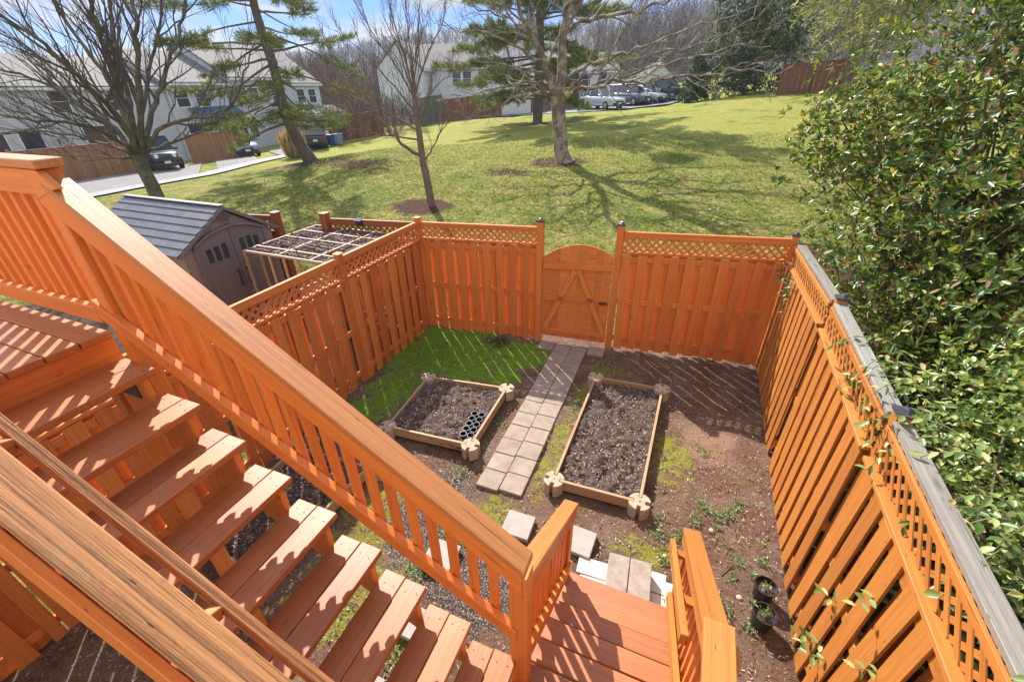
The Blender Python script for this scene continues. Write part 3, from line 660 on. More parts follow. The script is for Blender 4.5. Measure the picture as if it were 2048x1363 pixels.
gate = thing('garden_gate', 'orange arched wooden gate with crossed A-shaped brace and black latch', 'gate', (-1.6, 6.65, 0))
ga = vec(-2.175, yF(-2.175), 0); gb = vec(-1.03, yF(-1.03), 0); gd = unit(gb - ga); GL = np.linalg.norm(gb - ga)
def gtop(s): t = (s / GL - .5) * 2; return 1.54 + .10 * s / GL + .21 * math.cos(t * math.pi / 2) ** .8
mb = MB(); nbrd = 8
for k in range(nbrd):
    s0 = GL * k / nbrd + .002; s1 = GL * (k + 1) / nbrd - .002; top = [(s0 + (s1 - s0) * j / 4) for j in range(5)]
    pts = [ga + gd * s0 + vec(0, 0, .06), ga + gd * s1 + vec(0, 0, .06)] + [ga + gd * s + vec(0, 0, gtop(s)) for s in reversed(top)]
    pts = [p + nb * .0 for p in pts]; mb.prism(pts[::1], nb * .018 * 1)
mb.build('gate_boards', M['fence'], gate, .0015)
mb = MB(); q = nb * .038
def gp(s, z): return ga + gd * s + q + vec(0, 0, z)
for z0_, z1_ in ((1.40, 1.46), (.82, .87), (.18, .22)): mb.board(gp(.0, z0_), gp(GL, z1_), .036, .09)
q = nb * .040
for s0, z0_, s1, z1_ in ((.06, .235, .545, 1.37), (GL - .05, .265, .60, 1.38)):
    mb.board(gp(s0, z0_), gp(s1, z1_), .032, .088, up=tuple(np.cross(nb, unit(gp(s1, z1_) - gp(s0, z0_)))))
mb.build('brace', M['fence'], gate, .003)
mb = MB(); q = nb * .064; mb.board(gp(GL - .16, .84), gp(GL - .03, .845), .012, .035); mb.board(gp(GL - .12, .80), gp(GL - .10, .86), .02, .02, up=tuple(nb)); mb.build('latch', M['iron'], gate)
mb = MB(); q = nb * .012
for z_ in (.20, 1.42): mb.board(gp(-.03, z_), gp(.10, z_), .008, .03)
mb.build('hinge', M['iron'], gate)
# ------------------------------------------------------------------ pavers, slabs, blocks
ORD_ = ['first', 'second', 'third', 'fourth', 'fifth', 'sixth', 'seventh', 'eighth', 'ninth', 'tenth', 'eleventh', 'twelfth']
M['paver'] = None
m, nt, b = newmat('pinkish_grey_paver'); p = objc(nt); rn = uvn(nt, 'RND')
c = ramp(nt, noise(nt, p, 5, 5, .65), [(.3, (.23, .175, .14)), (.6, (.33, .26, .21)), (.8, (.39, .32, .27))])
c = mix(nt, 1., c, ramp(nt, sepx(nt, rn), [(0, (.86, .84, .82)), (1, (1.06, 1.04, 1.03))]), 'MULTIPLY')
c = mix(nt, ramp(nt, noise(nt, p, 2.1, 4, .7), [(.62, 0.), (.72, .35)]), c, (.16, .12, .09))
setc(nt, b, c); b.inputs['Roughness'].default_value = .85; bump(nt, b, noise(nt, p, 180, 3, .7), .35, .004); M['paver'] = m
def slab(name, label, cat, x, y, z, sx, sy, sz, rz, mat, group=None, bevel=.006, tilt=(0, 0)):
    mb = MB(); mb.board((-sx / 2, 0, 0), (sx / 2, 0, 0), sy, sz); o = mb.build(name, mat, None, bevel)
    o.location = (x, y, z); o.rotation_euler = (tilt[0], tilt[1], rz); return tag(o, label, cat, group)
ps = .283
for k in range(12):
    for cidx in range(2):
        f = (k + .5) / 12; xc = (-1.85 + .07 * f) + (.283) * (cidx + .5) + .004 * f; yc = 6.50 - 3.42 * f - (0 if cidx == 0 else -.03) + rng.uniform(-.004, .004)
        slab('paver', f"{ORD_[k]} paver from the gate in the {'left' if cidx == 0 else 'right'} column of the garden path", 'paver', xc + rng.uniform(-.003, .003), yc, yz(xc, yc) + .030, ps - .007, ps - .006, .05, rng.uniform(-.02, .02) + .015, M['paver'], 'pavers of the garden path', .006, (rng.uniform(-.016, .016), rng.uniform(-.016, .016)))
slab('paver', 'single paver at the gate sticking out left of the path', 'paver', -2.0, 6.40, -.03, .275, .27, .05, .06, M['paver'], 'pavers of the garden path', .005)
slab('paver', 'single paver at the gate sticking out right of the path', 'paver', -1.12, 6.48, -.012, .275, .27, .05, .05, M['paver'], 'pavers of the garden path', .005)
slab('stepping_slab', 'pale square slab beside the post end of the long stair rail', 'stepping slab', -1.10, 2.73, .02, .30, .29, .05, .03, M['slab'], 'stepping slabs')
slab('stepping_slab', 'pale square slab in front of the left rail of the short stairs', 'stepping slab', -.46, 2.78, .028, .30, .30, .05, -.05, M['slab'], 'stepping slabs')
slab('stepping_slab', 'pale slab seen between balusters of the long railing, green weeds behind it', 'stepping slab', -1.68, 2.12, .018, .30, .32, .05, .04, M['slab'], 'stepping slabs')
slab('stepping_slab', 'small pale slab glimpsed through the gap between two lower treads', 'stepping slab', -1.62, 1.5, .012, .30, .26, .05, .0, M['slab'], 'stepping slabs')
slab('stepping_slab', 'pale slab under the lowest treads of the long stairs, at the picture edge', 'stepping slab', -1.70, .93, .012, .30, .26, .05, .0, M['slab'], 'stepping slabs')
slab('concrete_block', 'rough grey concrete block step, left of the pair below the short stairs', 'concrete block', -.035, 2.50, .085, .19, .37, .19, .06, M['concrete'], 'pair of concrete blocks', .006)
slab('concrete_block', 'rough grey concrete block step, right of the pair below the short stairs', 'concrete block', .162, 2.515, .085, .19, .37, .19, .06, M['concrete'], 'pair of concrete blocks', .006)
for lb, x, y, sx, sy, r in (('white tile lying left of the concrete blocks', -.27, 2.56, .28, .17, .05), ('narrow white tile between blocks and short stairs, left side', -.23, 2.40, .26, .13, .08), ('small white tile just right of the concrete blocks', .33, 2.64, .13, .2, .05), ('white tile right of the blocks partly shaded by them', .33, 2.43, .15, .2, .05), ('white tile tucked under the grab rail of the short stairs', .47, 2.50, .15, .36, .05)):
    slab('tile', lb, 'tile', x, y, .018, sx, sy, .02, r, M['tile'], 'white tiles at the foot of the stairs', .002)
# ------------------------------------------------------------------ raised beds
m, nt, b = newmat('bed_soil'); p = objc(nt); n1 = noise(nt, p, 26, 6, .85); n2 = noise(nt, p, 75, 4, .8)
c = ramp(nt, n1, [(.28, (.028, .018, .015)), (.5, (.11, .072, .06)), (.72, (.27, .19, .165))]); c = mix(nt, ramp(nt, n2, [(.56, 0.), (.66, .8)]), c, (.44, .34, .29))
setc(nt, b, c); b.inputs['Roughness'].default_value = .95; bump(nt, b, mth(nt, 'ADD', n1, n2), 1., .03); M['bed_soil'] = m
def soil(name, x0, x1, y0, y1, z, seed, label):
    g = np.random.default_rng(seed); xs = np.arange(x0, x1, .02); ys = np.arange(y0, y1, .02); X, Y = np.meshgrid(xs, ys)
    e = g.normal(size=X.shape); Z = z + e * .004 + blur(e, 2) * .020 + blur(e, 5) * .03 + blur(e, 14) * .09
    idx = np.arange(X.size).reshape(X.shape); F = np.stack([idx[:-1, :-1], idx[:-1, 1:], idx[1:, 1:], idx[1:, :-1]], -1).reshape(-1, 4)
    n_ = int(1500 * (x1 - x0) * (y1 - y0)); bits_ = bits('bed_chips', n_, (x0 + .02, x1 - .02), (y0 + .02, y1 - .02), (.012, .05), (.005, .015), chipm, seed + 3, lambda a, c_: np.full(len(a), z), .012, .5); tag(bits_, 'bark bits mixed into the ' + label.replace('dark crumbly ', '').replace('dark shaded ', ''), 'mulch', kind='stuff')
    o = raw_mesh(name, np.stack([X, Y, Z], -1).reshape(-1, 3), F, M['bed_soil'], smooth=True); return tag(o, label, 'soil', kind='stuff')
def planter_block(root, x, y, z, rz, r=.118, h=.17):
    """round concrete corner block with four board slots"""
    mb = MB(); sw = .021; dp = .058; n = 6; pts = []
    for q in range(4):
        a0 = rz + q * math.pi / 2; al = math.asin(sw / r)
        for j in range(n + 1):
            a = a0 + al + (math.pi / 2 - 2 * al) * j / n; pts.append((x + r * math.cos(a), y + r * math.sin(a)))
        a1 = a0 + math.pi / 2; ca, sa = math.cos(a1), math.sin(a1)
        for dd, ss in ((dp, -sw), (dp, sw)): pts.append((x + dd * ca - ss * sa, y + dd * sa + ss * ca))
    mb.prism([(a, b_, z) for a, b_ in pts], (0, 0, h)); o = mb.build('corner_block', M['planter_block'], root, .004)
    mb = MB(); mb.lathe((x, y, z + h + .0005), [(.009, 0), (.009, .002)], 8); mb.build('pin_hole', M['black'], o)
def bed(label, C, zt, tilts, seed, soil_label, wood_='bed_wood', bh=.135, blocks=(0, 1, 2, 3), drop=0.):
    """C: four corner centres in order, zt: top of boards"""
    cx = sum(c[0] for c in C) / 4; cy = sum(c[1] for c in C) / 4
    root = thing('raised_bed', label, 'raised bed', (cx, cy, 0), 'raised garden beds')
    for k in range(4):
        a = vec(*C[k], zt - bh / 2 + tilts[k]); b_ = vec(*C[(k + 1) % 4], zt - bh / 2 + tilts[(k + 1) % 4]); d = unit(b_ - a)
        mb = MB(); mb.board(a + d * .062, b_ - d * .062, .034, bh); mb.build('board', M[wood_], root, .003)
        if k in blocks: planter_block(root, C[k][0], C[k][1], zt - bh - .035 + tilts[k], math.atan2(d[1], d[0]) + rng.uniform(-.04, .04))
    xs = [c[0] for c in C]; ys = [c[1] for c in C]
    soil('soil', min(xs) + .03, max(xs) - .02, min(ys) + .03, max(ys) - .02, zt - .07 - drop, seed, soil_label)
bed('square raised bed left of the path with a black seedling tray', [(-3.27, 3.44), (-2.06, 3.52), (-2.10, 4.78), (-3.36, 4.62)], .13, (-.02, 0, 0, -.01), 41, 'dark crumbly soil in the square bed left of the path')
bed('long raised bed right of the path filled with crumbly soil', [(-.91, 3.36), (.04, 3.40), (.06, 5.58), (-.92, 5.52)], .15, (0, 0, 0, 0), 42, 'dark crumbly soil in the long bed right of the path')
bed('shaded raised bed under the long stairs beside the left fence', [(-4.05, 1.30), (-3.12, 1.28), (-3.03, 2.74), (-4.08, 2.68)], .13, (0, 0, 0, 0), 43, 'dark shaded soil in the bed under the stairs', blocks=())
# seedling tray
tr = thing('seedling_tray', 'black plastic seedling tray with white rims at the bed corner', 'seedling tray', (-2.2, 3.86, .06)); mb = MB(); mr = MB(); ms_ = MB()
ta = .10
def tp(u_, v_): return vec(-2.205 + u_ * math.cos(ta) - v_ * math.sin(ta), 3.87 + u_ * math.sin(ta) + v_ * math.cos(ta), 0)
for i in range(2):
    for j in range(5):
        c_ = tp((i - .5) * .105, (j - 2) * .105); c_[2] = .075
        mb.lathe(c_, [(.032, 0), (.043, .052), (.046, .055), (.040, .054), (.030, .03)], 12); mr.lathe(c_ + vec(0, 0, .0555), [(.0475, 0), (.0475, .004), (.043, .004), (.043, .0)], 12)
        ms_.lathe(c_ + vec(0, 0, .028), [(.034, 0), (.030, .006)], 10)
mb.build('cells', M['black'], tr, smooth=True); mr.build('rims', plain('tray_rim', (.20, .21, .225), .35, .1), tr); ms_.build('compost', M['bed_soil'], tr)
# pots
pm = plain('black_nursery_pot', (.022, .019, .018), .35, .3, 5); twm = barkmat('twig', (.24, .17, .11), (.09, .06, .04))
for lb, x, y, tw in (('black nursery pot by the right fence, nearer to the stairs, with a green sprout', 1.17, 2.60, 1), ('black nursery pot by the right fence, the farther one, with a dry twig', 1.20, 2.86, 0)):
    pt = thing('plant_pot', lb, 'plant pot', (x, y, 0), 'two black pots by the right fence'); mb = MB()
    mb.lathe((x, y, -.01), [(.072, 0), (.088, .185), (.096, .187), (.096, .20), (.088, .20), (.083, .155)], 24); mb.build('pot', pm, pt, smooth=False)
    mb = MB(); mb.lathe((x, y, .140), [(.085, 0), (.05, .012), (.01, .016)], 16); mb.build('potting_soil', M['bed_soil'], pt)
    mb = MB(); mb.tube([(x + .01, y, .16), (x + .03, y + .01, .26), (x + .02, y + .03, .36 + .08 * tw)], [.004, .003, .002], 5)
    mb.tube([(x - .03, y - .02, .16), (x - .05, y - .03, .24)], [.003, .0015], 4); o = mb.build('twig', twm, pt)
    g = np.random.default_rng(5 + tw); n = 26 if tw else 10; P = np.stack([x + g.normal(0, .02, n), y + g.normal(0, .02, n), .17 + g.random(n) * .04], 1)
    leaves('sprout', P, g.normal(size=(n, 3)) + vec(0, 0, .8), g.normal(size=(n, 3)) + vec(0, 0, 1), .035, .016, weedm, o, seed=tw)
# stones and sticks on the soil
for k, (x, y, r, lb) in enumerate(((1.02, 2.78, .030, 'small yellowish stone beside the black pots'), (.78, 3.42, .028, 'small pale pebble on soil below the long bed'), (.36, 2.95, .026, 'small pale pebble right of the short stairs'))):
    mb = MB(); mb.lathe((x, y, .0), [(r * .7, 0), (r, r * .4), (r * .75, r * .9), (r * .2, r * 1.05)], 9); tag(mb.build('pebble', plain('pebble_' + 'abc'[k], (.46, .36, .22), .8), None, smooth=True), lb, 'stone')
for k, (a, b_, lb) in enumerate((((.28, 3.06, .03), (.62, 3.10, .03), 'dark thin stick beside the corner of the long bed'), ((.86, 2.95, .03), (.98, 3.12, .04), 'forked dry stick near the black pots'))):
    mb = MB(); a = vec(*a); b_ = vec(*b_); mb.tube([a, (a + b_) / 2 + vec(0, .012, .006), b_], [.007, .006, .003], 5); mb.tube([(a + b_) / 2, (a + b_) / 2 + vec(.08, .06, .01)], [.005, .002], 4); tag(mb.build('stick', twm), lb, 'stick')
# dried plant clump by the back fence
g = np.random.default_rng(77); n = 260; P = np.stack([-2.85 + g.normal(0, .13, n), 6.2 + g.normal(0, .08, n), -.05 + g.random(n) * .05], 1)
o = leaves('dry_plant', P, np.stack([g.normal(0, .6, n), g.normal(0, .6, n), g.uniform(.2, 1, n)], 1), g.normal(size=(n, 3)), g.uniform(.05, .16, n), .007, leafmat('dry_stalk', [(0, (.05, .03, .02)), (1, (.22, .15, .10))], .9, 0), seed=3); tag(o, 'dark withered plant clump at the foot of the back fence', 'plant')

# ------------------------------------------------------------------ shed next door
m, nt, b = newmat('shed_panel'); p = objc(nt); uv = uvn(nt, 'UVMap')
c = ramp(nt, noise(nt, mapping(nt, p, (3, 3, 40)), 1., 4, .6), [(.3, (.20, .165, .155)), (.7, (.26, .215, .20))])
setc(nt, b, c); b.inputs['Roughness'].default_value = .6; bump(nt, b, noise(nt, mapping(nt, p, (40, 40, 4)), 1., 4), .25, .004); M['shed'] = m
M['shed_trim'] = plain('shed_trim', (.15, .13, .135), .55, .1, 4)
m, nt, b = newmat('shed_shingle'); p = objc(nt); uv = uvn(nt, 'UVMap')
bt = nt.nodes.new('ShaderNodeTexBrick'); nt.links.new(uv, bt.inputs['Vector']); bt.inputs['Scale'].default_value = 1.; bt.inputs['Brick Width'].default_value = .19; bt.inputs['Row Height'].default_value = .155; bt.inputs['Mortar Size'].default_value = .006
bt.inputs['Color1'].default_value = (.095, .095, .11, 1); bt.inputs['Color2'].default_value = (.055, .055, .066, 1); bt.inputs['Mortar'].default_value = (.03, .03, .034, 1)
c = mix(nt, mth(nt, 'MULTIPLY', noise(nt, p, 30, 4), .5), bt.outputs[0], (.2, .2, .22)); setc(nt, b, c); b.inputs['Roughness'].default_value = .42
M['shingle'] = m
SX, SY0, SY1, SXB = -7.1, 3.90, 5.66, -9.45; EZ, PZ = 1.87, 2.40; SYM = (SY0 + SY1) / 2; GZ0 = -.25
sh = thing('garden_shed', 'grey-brown resin garden shed with shingled gable roof and double doors', 'shed', ((SX + SXB) / 2, SYM, GZ0))
iy0, iy1 = SY0 + .07, SY1 - .07
mb = MB(); zpk = PZ - .06
mb.prism([(SX, iy0, GZ0), (SX, iy1, GZ0), (SX, iy1, EZ - .02), (SX, SYM, zpk), (SX, iy0, EZ - .02)], (-.04, 0, 0))
mb.prism([(SXB, iy0, GZ0), (SXB, iy1, GZ0), (SXB, iy1, EZ - .02), (SXB, SYM, zpk), (SXB, iy0, EZ - .02)], (.04, 0, 0))
for y_ in (iy0, iy1 - .04): mb.prism([(SXB + .041, y_, GZ0), (SX - .041, y_, GZ0), (SX - .041, y_, EZ - .03), (SXB + .041, y_, EZ - .03)], (0, .04, 0))
y_ = iy0 + .11
while y_ < iy1 - .05:   # raised vertical strips of the wall panel
    zt = EZ + (zpk - EZ) * (1 - abs(y_ - SYM) / (iy1 - SYM)) - .04
    mb.board((SX + .003, y_, GZ0), (SX + .003, y_, zt), .165 - .012, .014, (1, 0, 0)) if False else mb.board((SX + .003, y_, GZ0), (SX + .003, y_, zt), .158, .014, (1, 0, 0)); y_ += .17
mb.build('wall', M['shed'], sh, .004)
mb = MB(); th = math.atan2(PZ - EZ, SYM - SY0); LS = math.hypot(PZ - EZ, SYM - SY0)
for sgn, ye in ((-1, SY0), (1, SY1)):
    a = vec(0, SYM, PZ); e = vec(0, ye, EZ); dn = unit(e - a); up_ = vec(0, sgn * math.sin(th), math.cos(th))
    nrow = 7
    for r_ in range(nrow):
        s0 = LS * 1.04 * r_ / nrow; s1 = LS * 1.04 * (r_ + 1) / nrow + .012
        p0 = a + dn * s0 + up_ * .012; p1 = a + dn * s1 + up_ * .028
        b0 = len(mb.v); xa, xb = SX + .07, SXB - .05; mb.v += [vec(xa, p0[1], p0[2]), vec(xb, p0[1], p0[2]), vec(xb, p1[1], p1[2]), vec(xa, p1[1], p1[2]), vec(xa, p1[1], p1[2] - .016), vec(xb, p1[1], p1[2] - .016)]
        of = .07 * (r_ % 2); v0 = r_ * .155
        mb.face([b0, b0 + 1, b0 + 2, b0 + 3], [(xa + of, v0 + .004), (xb + of, v0 + .004), (xb + of, v0 + .153), (xa + of, v0 + .153)], (0, 0)); mb.face([b0 + 3, b0 + 2, b0 + 5, b0 + 4], [(0, 0)] * 4, (0, 0))
    # under-deck of the roof
    b0 = len(mb.v); q0 = a + up_ * -.01; q1 = a + dn * LS * 1.05 + up_ * -.004
    mb.v += [vec(SX + .07, q0[1], q0[2]), vec(SXB - .05, q0[1], q0[2]), vec(SXB - .05, q1[1], q1[2]), vec(SX + .07, q1[1], q1[2])]; mb.face([b0, b0 + 1, b0 + 2, b0 + 3], [(0, 0)] * 4, (0, 0))
rf_ = mb.build('roof', M['shingle'], sh)
mb = MB(); mb.board((SX + .075, SYM, PZ + .022), (SXB - .055, SYM, PZ + .022), .10, .018)
for sgn, ye in ((-1, SY0), (1, SY1)): mb.board((SX + .078, SYM, PZ - .012), (SX + .078, ye + sgn * .03, EZ - .035), .018, .05)
mb.build('ridge_and_fascia', M['shed_trim'], rf_, .004)
# doors
DW = .60; DZ1 = 2.06; drx = SX + .016
for sgn, dn_ in ((-1, 'left'), (1, 'right')):
    y0_, y1_ = (SYM - DW, SYM - .006) if sgn < 0 else (SYM + .006, SYM + DW)
    def arch(y_): return DZ1 - .15 * ((y_ - SYM) / DW) ** 2
    ys = [y0_ + (y1_ - y0_) * k / 6 for k in range(7)]
    mb = MB(); mb.prism([(drx, y0_, GZ0 + .08), (drx, y1_, GZ0 + .08)] + [(drx, y_, arch(y_)) for y_ in reversed(ys)], (.02, 0, 0))
    for za, zb_ in ((GZ0 + .14, 1.45),):
        for k in range(3): yy0 = y0_ + .06 + (y1_ - y0_ - .12) * k / 3; yy1 = y0_ + .06 + (y1_ - y0_ - .12) * (k + 1) / 3 - .008; mb.board((drx + .022, (yy0 + yy1) / 2, za), (drx + .022, (yy0 + yy1) / 2, zb_), yy1 - yy0, .01, (1, 0, 0))
    dr = mb.build('door', M['shed_trim'], sh, .003)
    mb = MB()
    for k in range(3):
        yc = y0_ + .16 + (y1_ - y0_ - .32) * k / 2; hh = .17 + (.03 if (k == 2) == (sgn < 0) else (.015 if k == 1 else 0)); mb.board((drx + .024, yc, 1.60), (drx + .024, yc, 1.60 + hh + .05), .085, .006, (1, 0, 0))
    wn = mb.build('window', M['glass'], dr)
    mb = MB(); ym = SYM + sgn * .075; mb.tube([(drx + .03, ym, 1.36), (drx + .075, ym + sgn * .02, 1.32), (drx + .08, ym + sgn * .03, 1.21), (drx + .075, ym + sgn * .02, 1.11), (drx + .03, ym, 1.07)], [.012, .014, .012, .014, .012], 6); mb.build('handle', M['iron'], dr, smooth=True)
mb = MB(); ys = [SYM - DW - .05 + (2 * DW + .1) * k / 12 for k in range(13)]
for k in range(12):
    a = (drx + .03, ys[k], DZ1 + .03 - .15 * ((ys[k] - SYM) / DW) ** 2); b_ = (drx + .03, ys[k + 1], DZ1 + .03 - .15 * ((ys[k + 1] - SYM) / DW) ** 2); mb.board(a, b_, .05, .04)
for sgn in (-1, 1): mb.board((drx + .02, SYM + sgn * (DW + .03), GZ0), (drx + .02, SYM + sgn * (DW + .03), DZ1 - .14), .05, .03, (1, 0, 0))
mb.build('door_frame', M['shed_trim'], sh, .004)
mb = MB(); c_ = vec(SX + .022, SYM, 2.245); n = 18
mb.prism([c_ + vec(0, math.cos(a) * .098, math.sin(a) * .098 - (.02 if abs(a - 1.5 * math.pi) < .3 else 0)) for a in [2 * math.pi * k / n for k in range(n)]], (.018, 0, 0))
vt = mb.build('vent', M['shed_trim'], sh, .003); mb = MB()
for k in range(5):
    z_ = -.056 + .028 * k; hw = math.sqrt(max(0, .078 ** 2 - z_ * z_)); mb.board(c_ + vec(.024, -hw, z_), c_ + vec(.024, hw, z_), .012, .016, (.5, 0, 1))
mb.build('louvre', plain('louvre_grey', (.10, .12, .135), .5), vt)
# ------------------------------------------------------------------ netted coop between the shed and the fence
CX0, CX1, CY0, CY1, CZ = -6.68, -4.95, 4.66, 6.25, 1.745
cp = thing('garden_cage', 'lath garden cage with wire sides and dark netting roof beside the shed', 'cage', ((CX0 + CX1) / 2, 5.4, -.2))
mb = MB()
for x in (CX0, (CX0 + CX1) / 2 - .15, CX1 - .35, CX1): mb.board((x, CY0, CZ), (x, CY1, CZ), .032, .034)
for y in (CY0, CY0 + .26, (CY0 + CY1) / 2 + .05, CY1 - .35, CY1): mb.board((CX0 - .016, y, CZ + .004), (CX1 + .016, y, CZ + .004), .032, .034)
for x, y in ((CX0, CY0), (CX0, CY1), (CX1, CY0), (CX1, CY1), (CX0, CY0 + .26), (CX0 + .55, CY0), (CX0 + .85, CY0), (CX0 + 1.15, CY0)): mb.board((x, y, -.2), (x, y, CZ - .02), .034, .036, (0, 1, 0))
for z in (.7,): mb.board((CX0, CY0, z), (CX0, CY1, z), .03, .034); mb.board((CX0, CY0, z), (CX1, CY0, z), .03, .034)
mb.build('frame', M['coop_wood'], cp, .003)
wm = plain('wire', (.30, .30, .32), .45, .1, metal=.6); mb = MB()
y = CY0 + .03
while y < CY0 + .26: mb.tube([(CX0, y, -.2), (CX0, y, CZ - .02)], [.003, .003], 3, False); y += .058
z = -.15
while z < CZ - .03: mb.tube([(CX0, CY0, z), (CX0, CY0 + .26, z)], [.003, .003], 3, False); z += .055
mb.build('wire_mesh', wm, cp)
nm = plain('dark_red_netting', (.10, .055, .058), .6, .5, 12); mb = MB(); g = random.Random(4)
for a in range(2):
    s = 0.; Lx, Ly = CX1 - CX0, CY1 - CY0
    while s < (Ly if a == 0 else Lx):
        pts = []; n = 26
        for k in range(n + 1):
            u_ = k / n * (Lx if a == 0 else Ly); wv = .018 * math.sin(u_ * 34 + s * 9) + g.uniform(-.008, .008); sag = -.02 - .03 * abs(math.sin(u_ * 3.6) * math.sin(s * 4.)) + g.uniform(-.006, .006)
            pts.append((CX0 + (u_ if a == 0 else s + wv), CY0 + (s + wv if a == 0 else u_), CZ + .03 + sag))
        mb.tube(pts, [.0055] * (n + 1), 3, False); s += .030
mb.build('netting', nm, cp)
n = 350; g = np.random.default_rng(9); P = np.stack([g.uniform(CX0, CX1, n), g.uniform(CY0, CY1, n), CZ + .02 + g.normal(0, .01, n)], 1)
o = leaves('dry_leaves', P, np.stack([g.normal(size=n), g.normal(size=n), g.normal(0, .2, n)], 1), np.tile([0, 0, 1.], (n, 1)) + g.normal(0, .4, (n, 3)), .06, .03, leafmat('dry_red_leaf', [(0, (.05, .02, .02)), (.6, (.16, .075, .06)), (1, (.34, .22, .16))], .8, .1), cp, seed=8); o['kind'] = 'stuff'
# neighbour back fence
nf = thing('garden_fence', 'dark orange lattice fence section behind the netted cage', 'fence', (-5.4, 6.3, 0)); NM = wood('reddish_fence', (.34, .085, .022), (.20, .045, .012), .6, .7); M['reddish'] = NM
def yN(x): return 6.43 + .16 * (x + 4.5)
nn = unit(vec(.16, -1, 0))
bay(nf, (-6.24, yN(-6.24)), (-4.55, yN(-4.55)), -.2, -.2, 1.64, 1.66, 1.955, 1.965, nn, mat='reddish', capmat='reddish', seed=51); fpost(nf, -6.30, yN(-6.30), -.3, 2.03, 'reddish', w_=.13)
mb = MB(); lp = thing('solar_light', 'small black solar light clipped on the fence behind the cage', 'light', (-5.6, 6.2, 1.95)); c_ = at(720, 446, math.hypot(5.62, 6.2)); 
mb.box(c_ + vec(0, -.02, 0), .13, .045, .10, .1); mb.build('housing', M['black'], lp, .004); mb = MB(); mb.board(c_ + vec(-.065, -.03, .068), c_ + vec(.065, -.02, .068), .10, .012, (0, -.4, 1)); mb.build('solar_panel', plain('solar_cell', (.04, .055, .10), .2, .2, 40), lp)
nf2 = thing('garden_fence', 'dark orange lattice fence section behind the grey shed', 'fence', (-8.5, 5.8, 0))
bay(nf2, (-11.2, yN(-11.2)), (-7.42, yN(-7.42)), -.25, -.25, 1.60, 1.66, 1.92, 1.95, nn, mat='reddish', capmat='reddish', seed=52); fpost(nf2, -7.35, yN(-7.35), -.3, 2.0, 'reddish', w_=.13)
# ------------------------------------------------------------------ neighbourhood
def hit(px, py):
    d = ray(px, py); h = math.hypot(d[0], d[1]); t = 5.
    while t < 260:
        p = CAM + d / h * t
        if p[2] < g1(p[0], p[1]): break
        t += .25
    return p
def sheet(name, edge_a, edge_b, mat, dz, n=14):
    """ribbon between two ground polylines (same number of points)"""
    def samp(E, k):
        E = np.array(E, float); s = np.linspace(0, len(E) - 1, k); return np.stack([np.interp(s, range(len(E)), E[:, i]) for i in (0, 1)], 1)
    k = n * (len(edge_a) - 1) + 1; A = samp(edge_a, k); B = samp(edge_b, k); m_ = 9; P = np.stack([A + (B - A) * j / (m_ - 1) for j in range(m_)], 0)
    Z = gz(P[..., 0], P[..., 1]) + dz; V = np.concatenate([P, Z[..., None]], -1).reshape(-1, 3); idx = np.arange(m_ * k).reshape(m_, k)
    F = np.stack([idx[:-1, :-1], idx[:-1, 1:], idx[1:, 1:], idx[1:, :-1]], -1).reshape(-1, 4); return struct(raw_mesh(name, V, F, mat))
M['drive'] = plain('pale_concrete_drive', (.20, .185, .18), .9, .1, 1.5, spec=.2); M['path'] = plain('grey_asphalt_path', (.23, .23, .245), .85, .12, 4); M['lot'] = plain('parking_asphalt', (.16, .17, .19), .8, .15, 1.)
sheet('path', [(-24.9, 6), (-25.2, 11), (-25.6, 17.5), (-27.0, 24), (-30.5, 34)], [(-26.3, 6), (-26.5, 11), (-26.8, 17.5), (-28.1, 24), (-31.6, 34)], M['path'], .07)
sheet('driveway', [(-26.35, 6), (-26.55, 11), (-26.85, 17.6)], [(-31.4, 8), (-31.6, 13.5), (-31.8, 21.4)], M['drive'], .06)
sheet('driveway', [(-26.95, 18.9), (-27.5, 22.2)], [(-33.5, 23.5), (-33.8, 27.0)], M['drive'], .06)
sheet('driveway', [(-28.2, 24.8), (-31.2, 34)], [(-34, 28.5), (-37, 39)], M['drive'], .06)
sheet('parking_lot', [(-22, 41.5), (-12, 41.8), (-7, 42.6), (-3.5, 44.6)], [(-24, 60), (-12, 60), (-5, 60), (0, 60)], M['lot'], .08)

m, nt, b = newmat('lap_siding'); p = objc(nt)
z_ = sepx(nt, p, 2); wv = mth(nt, 'FRACT', mth(nt, 'MULTIPLY', z_, 6.)); c = ramp(nt, noise(nt, p, 1.2, 4), [(.3, (.54, .55, .58)), (.7, (.63, .63, .65))]); c = mix(nt, ramp(nt, wv, [(.0, 1.), (.12, 0.)]), c, (.40, .41, .43))
setc(nt, b, c); b.inputs['Roughness'].default_value = .6; bump(nt, b, wv, .5, .02); M['siding'] = m
m, nt, b = newmat('grey_asphalt_roof'); p = objc(nt); c = ramp(nt, noise(nt, mapping(nt, p, (3, 3, 9)), 1.3, 5, .7), [(.3, (.14, .125, .12)), (.7, (.225, .205, .195))]); setc(nt, b, c); b.inputs['Roughness'].default_value = .9; M['roof'] = m
M['cream_siding'] = plain('cream_siding', (.78, .74, .66), .7, .03, 2)
M['blue_awning'] = plain('blue_awning', (.04, .10, .14), .6, .2); M['shutter'] = plain('dark_shutter', (.05, .06, .08), .5, .1)
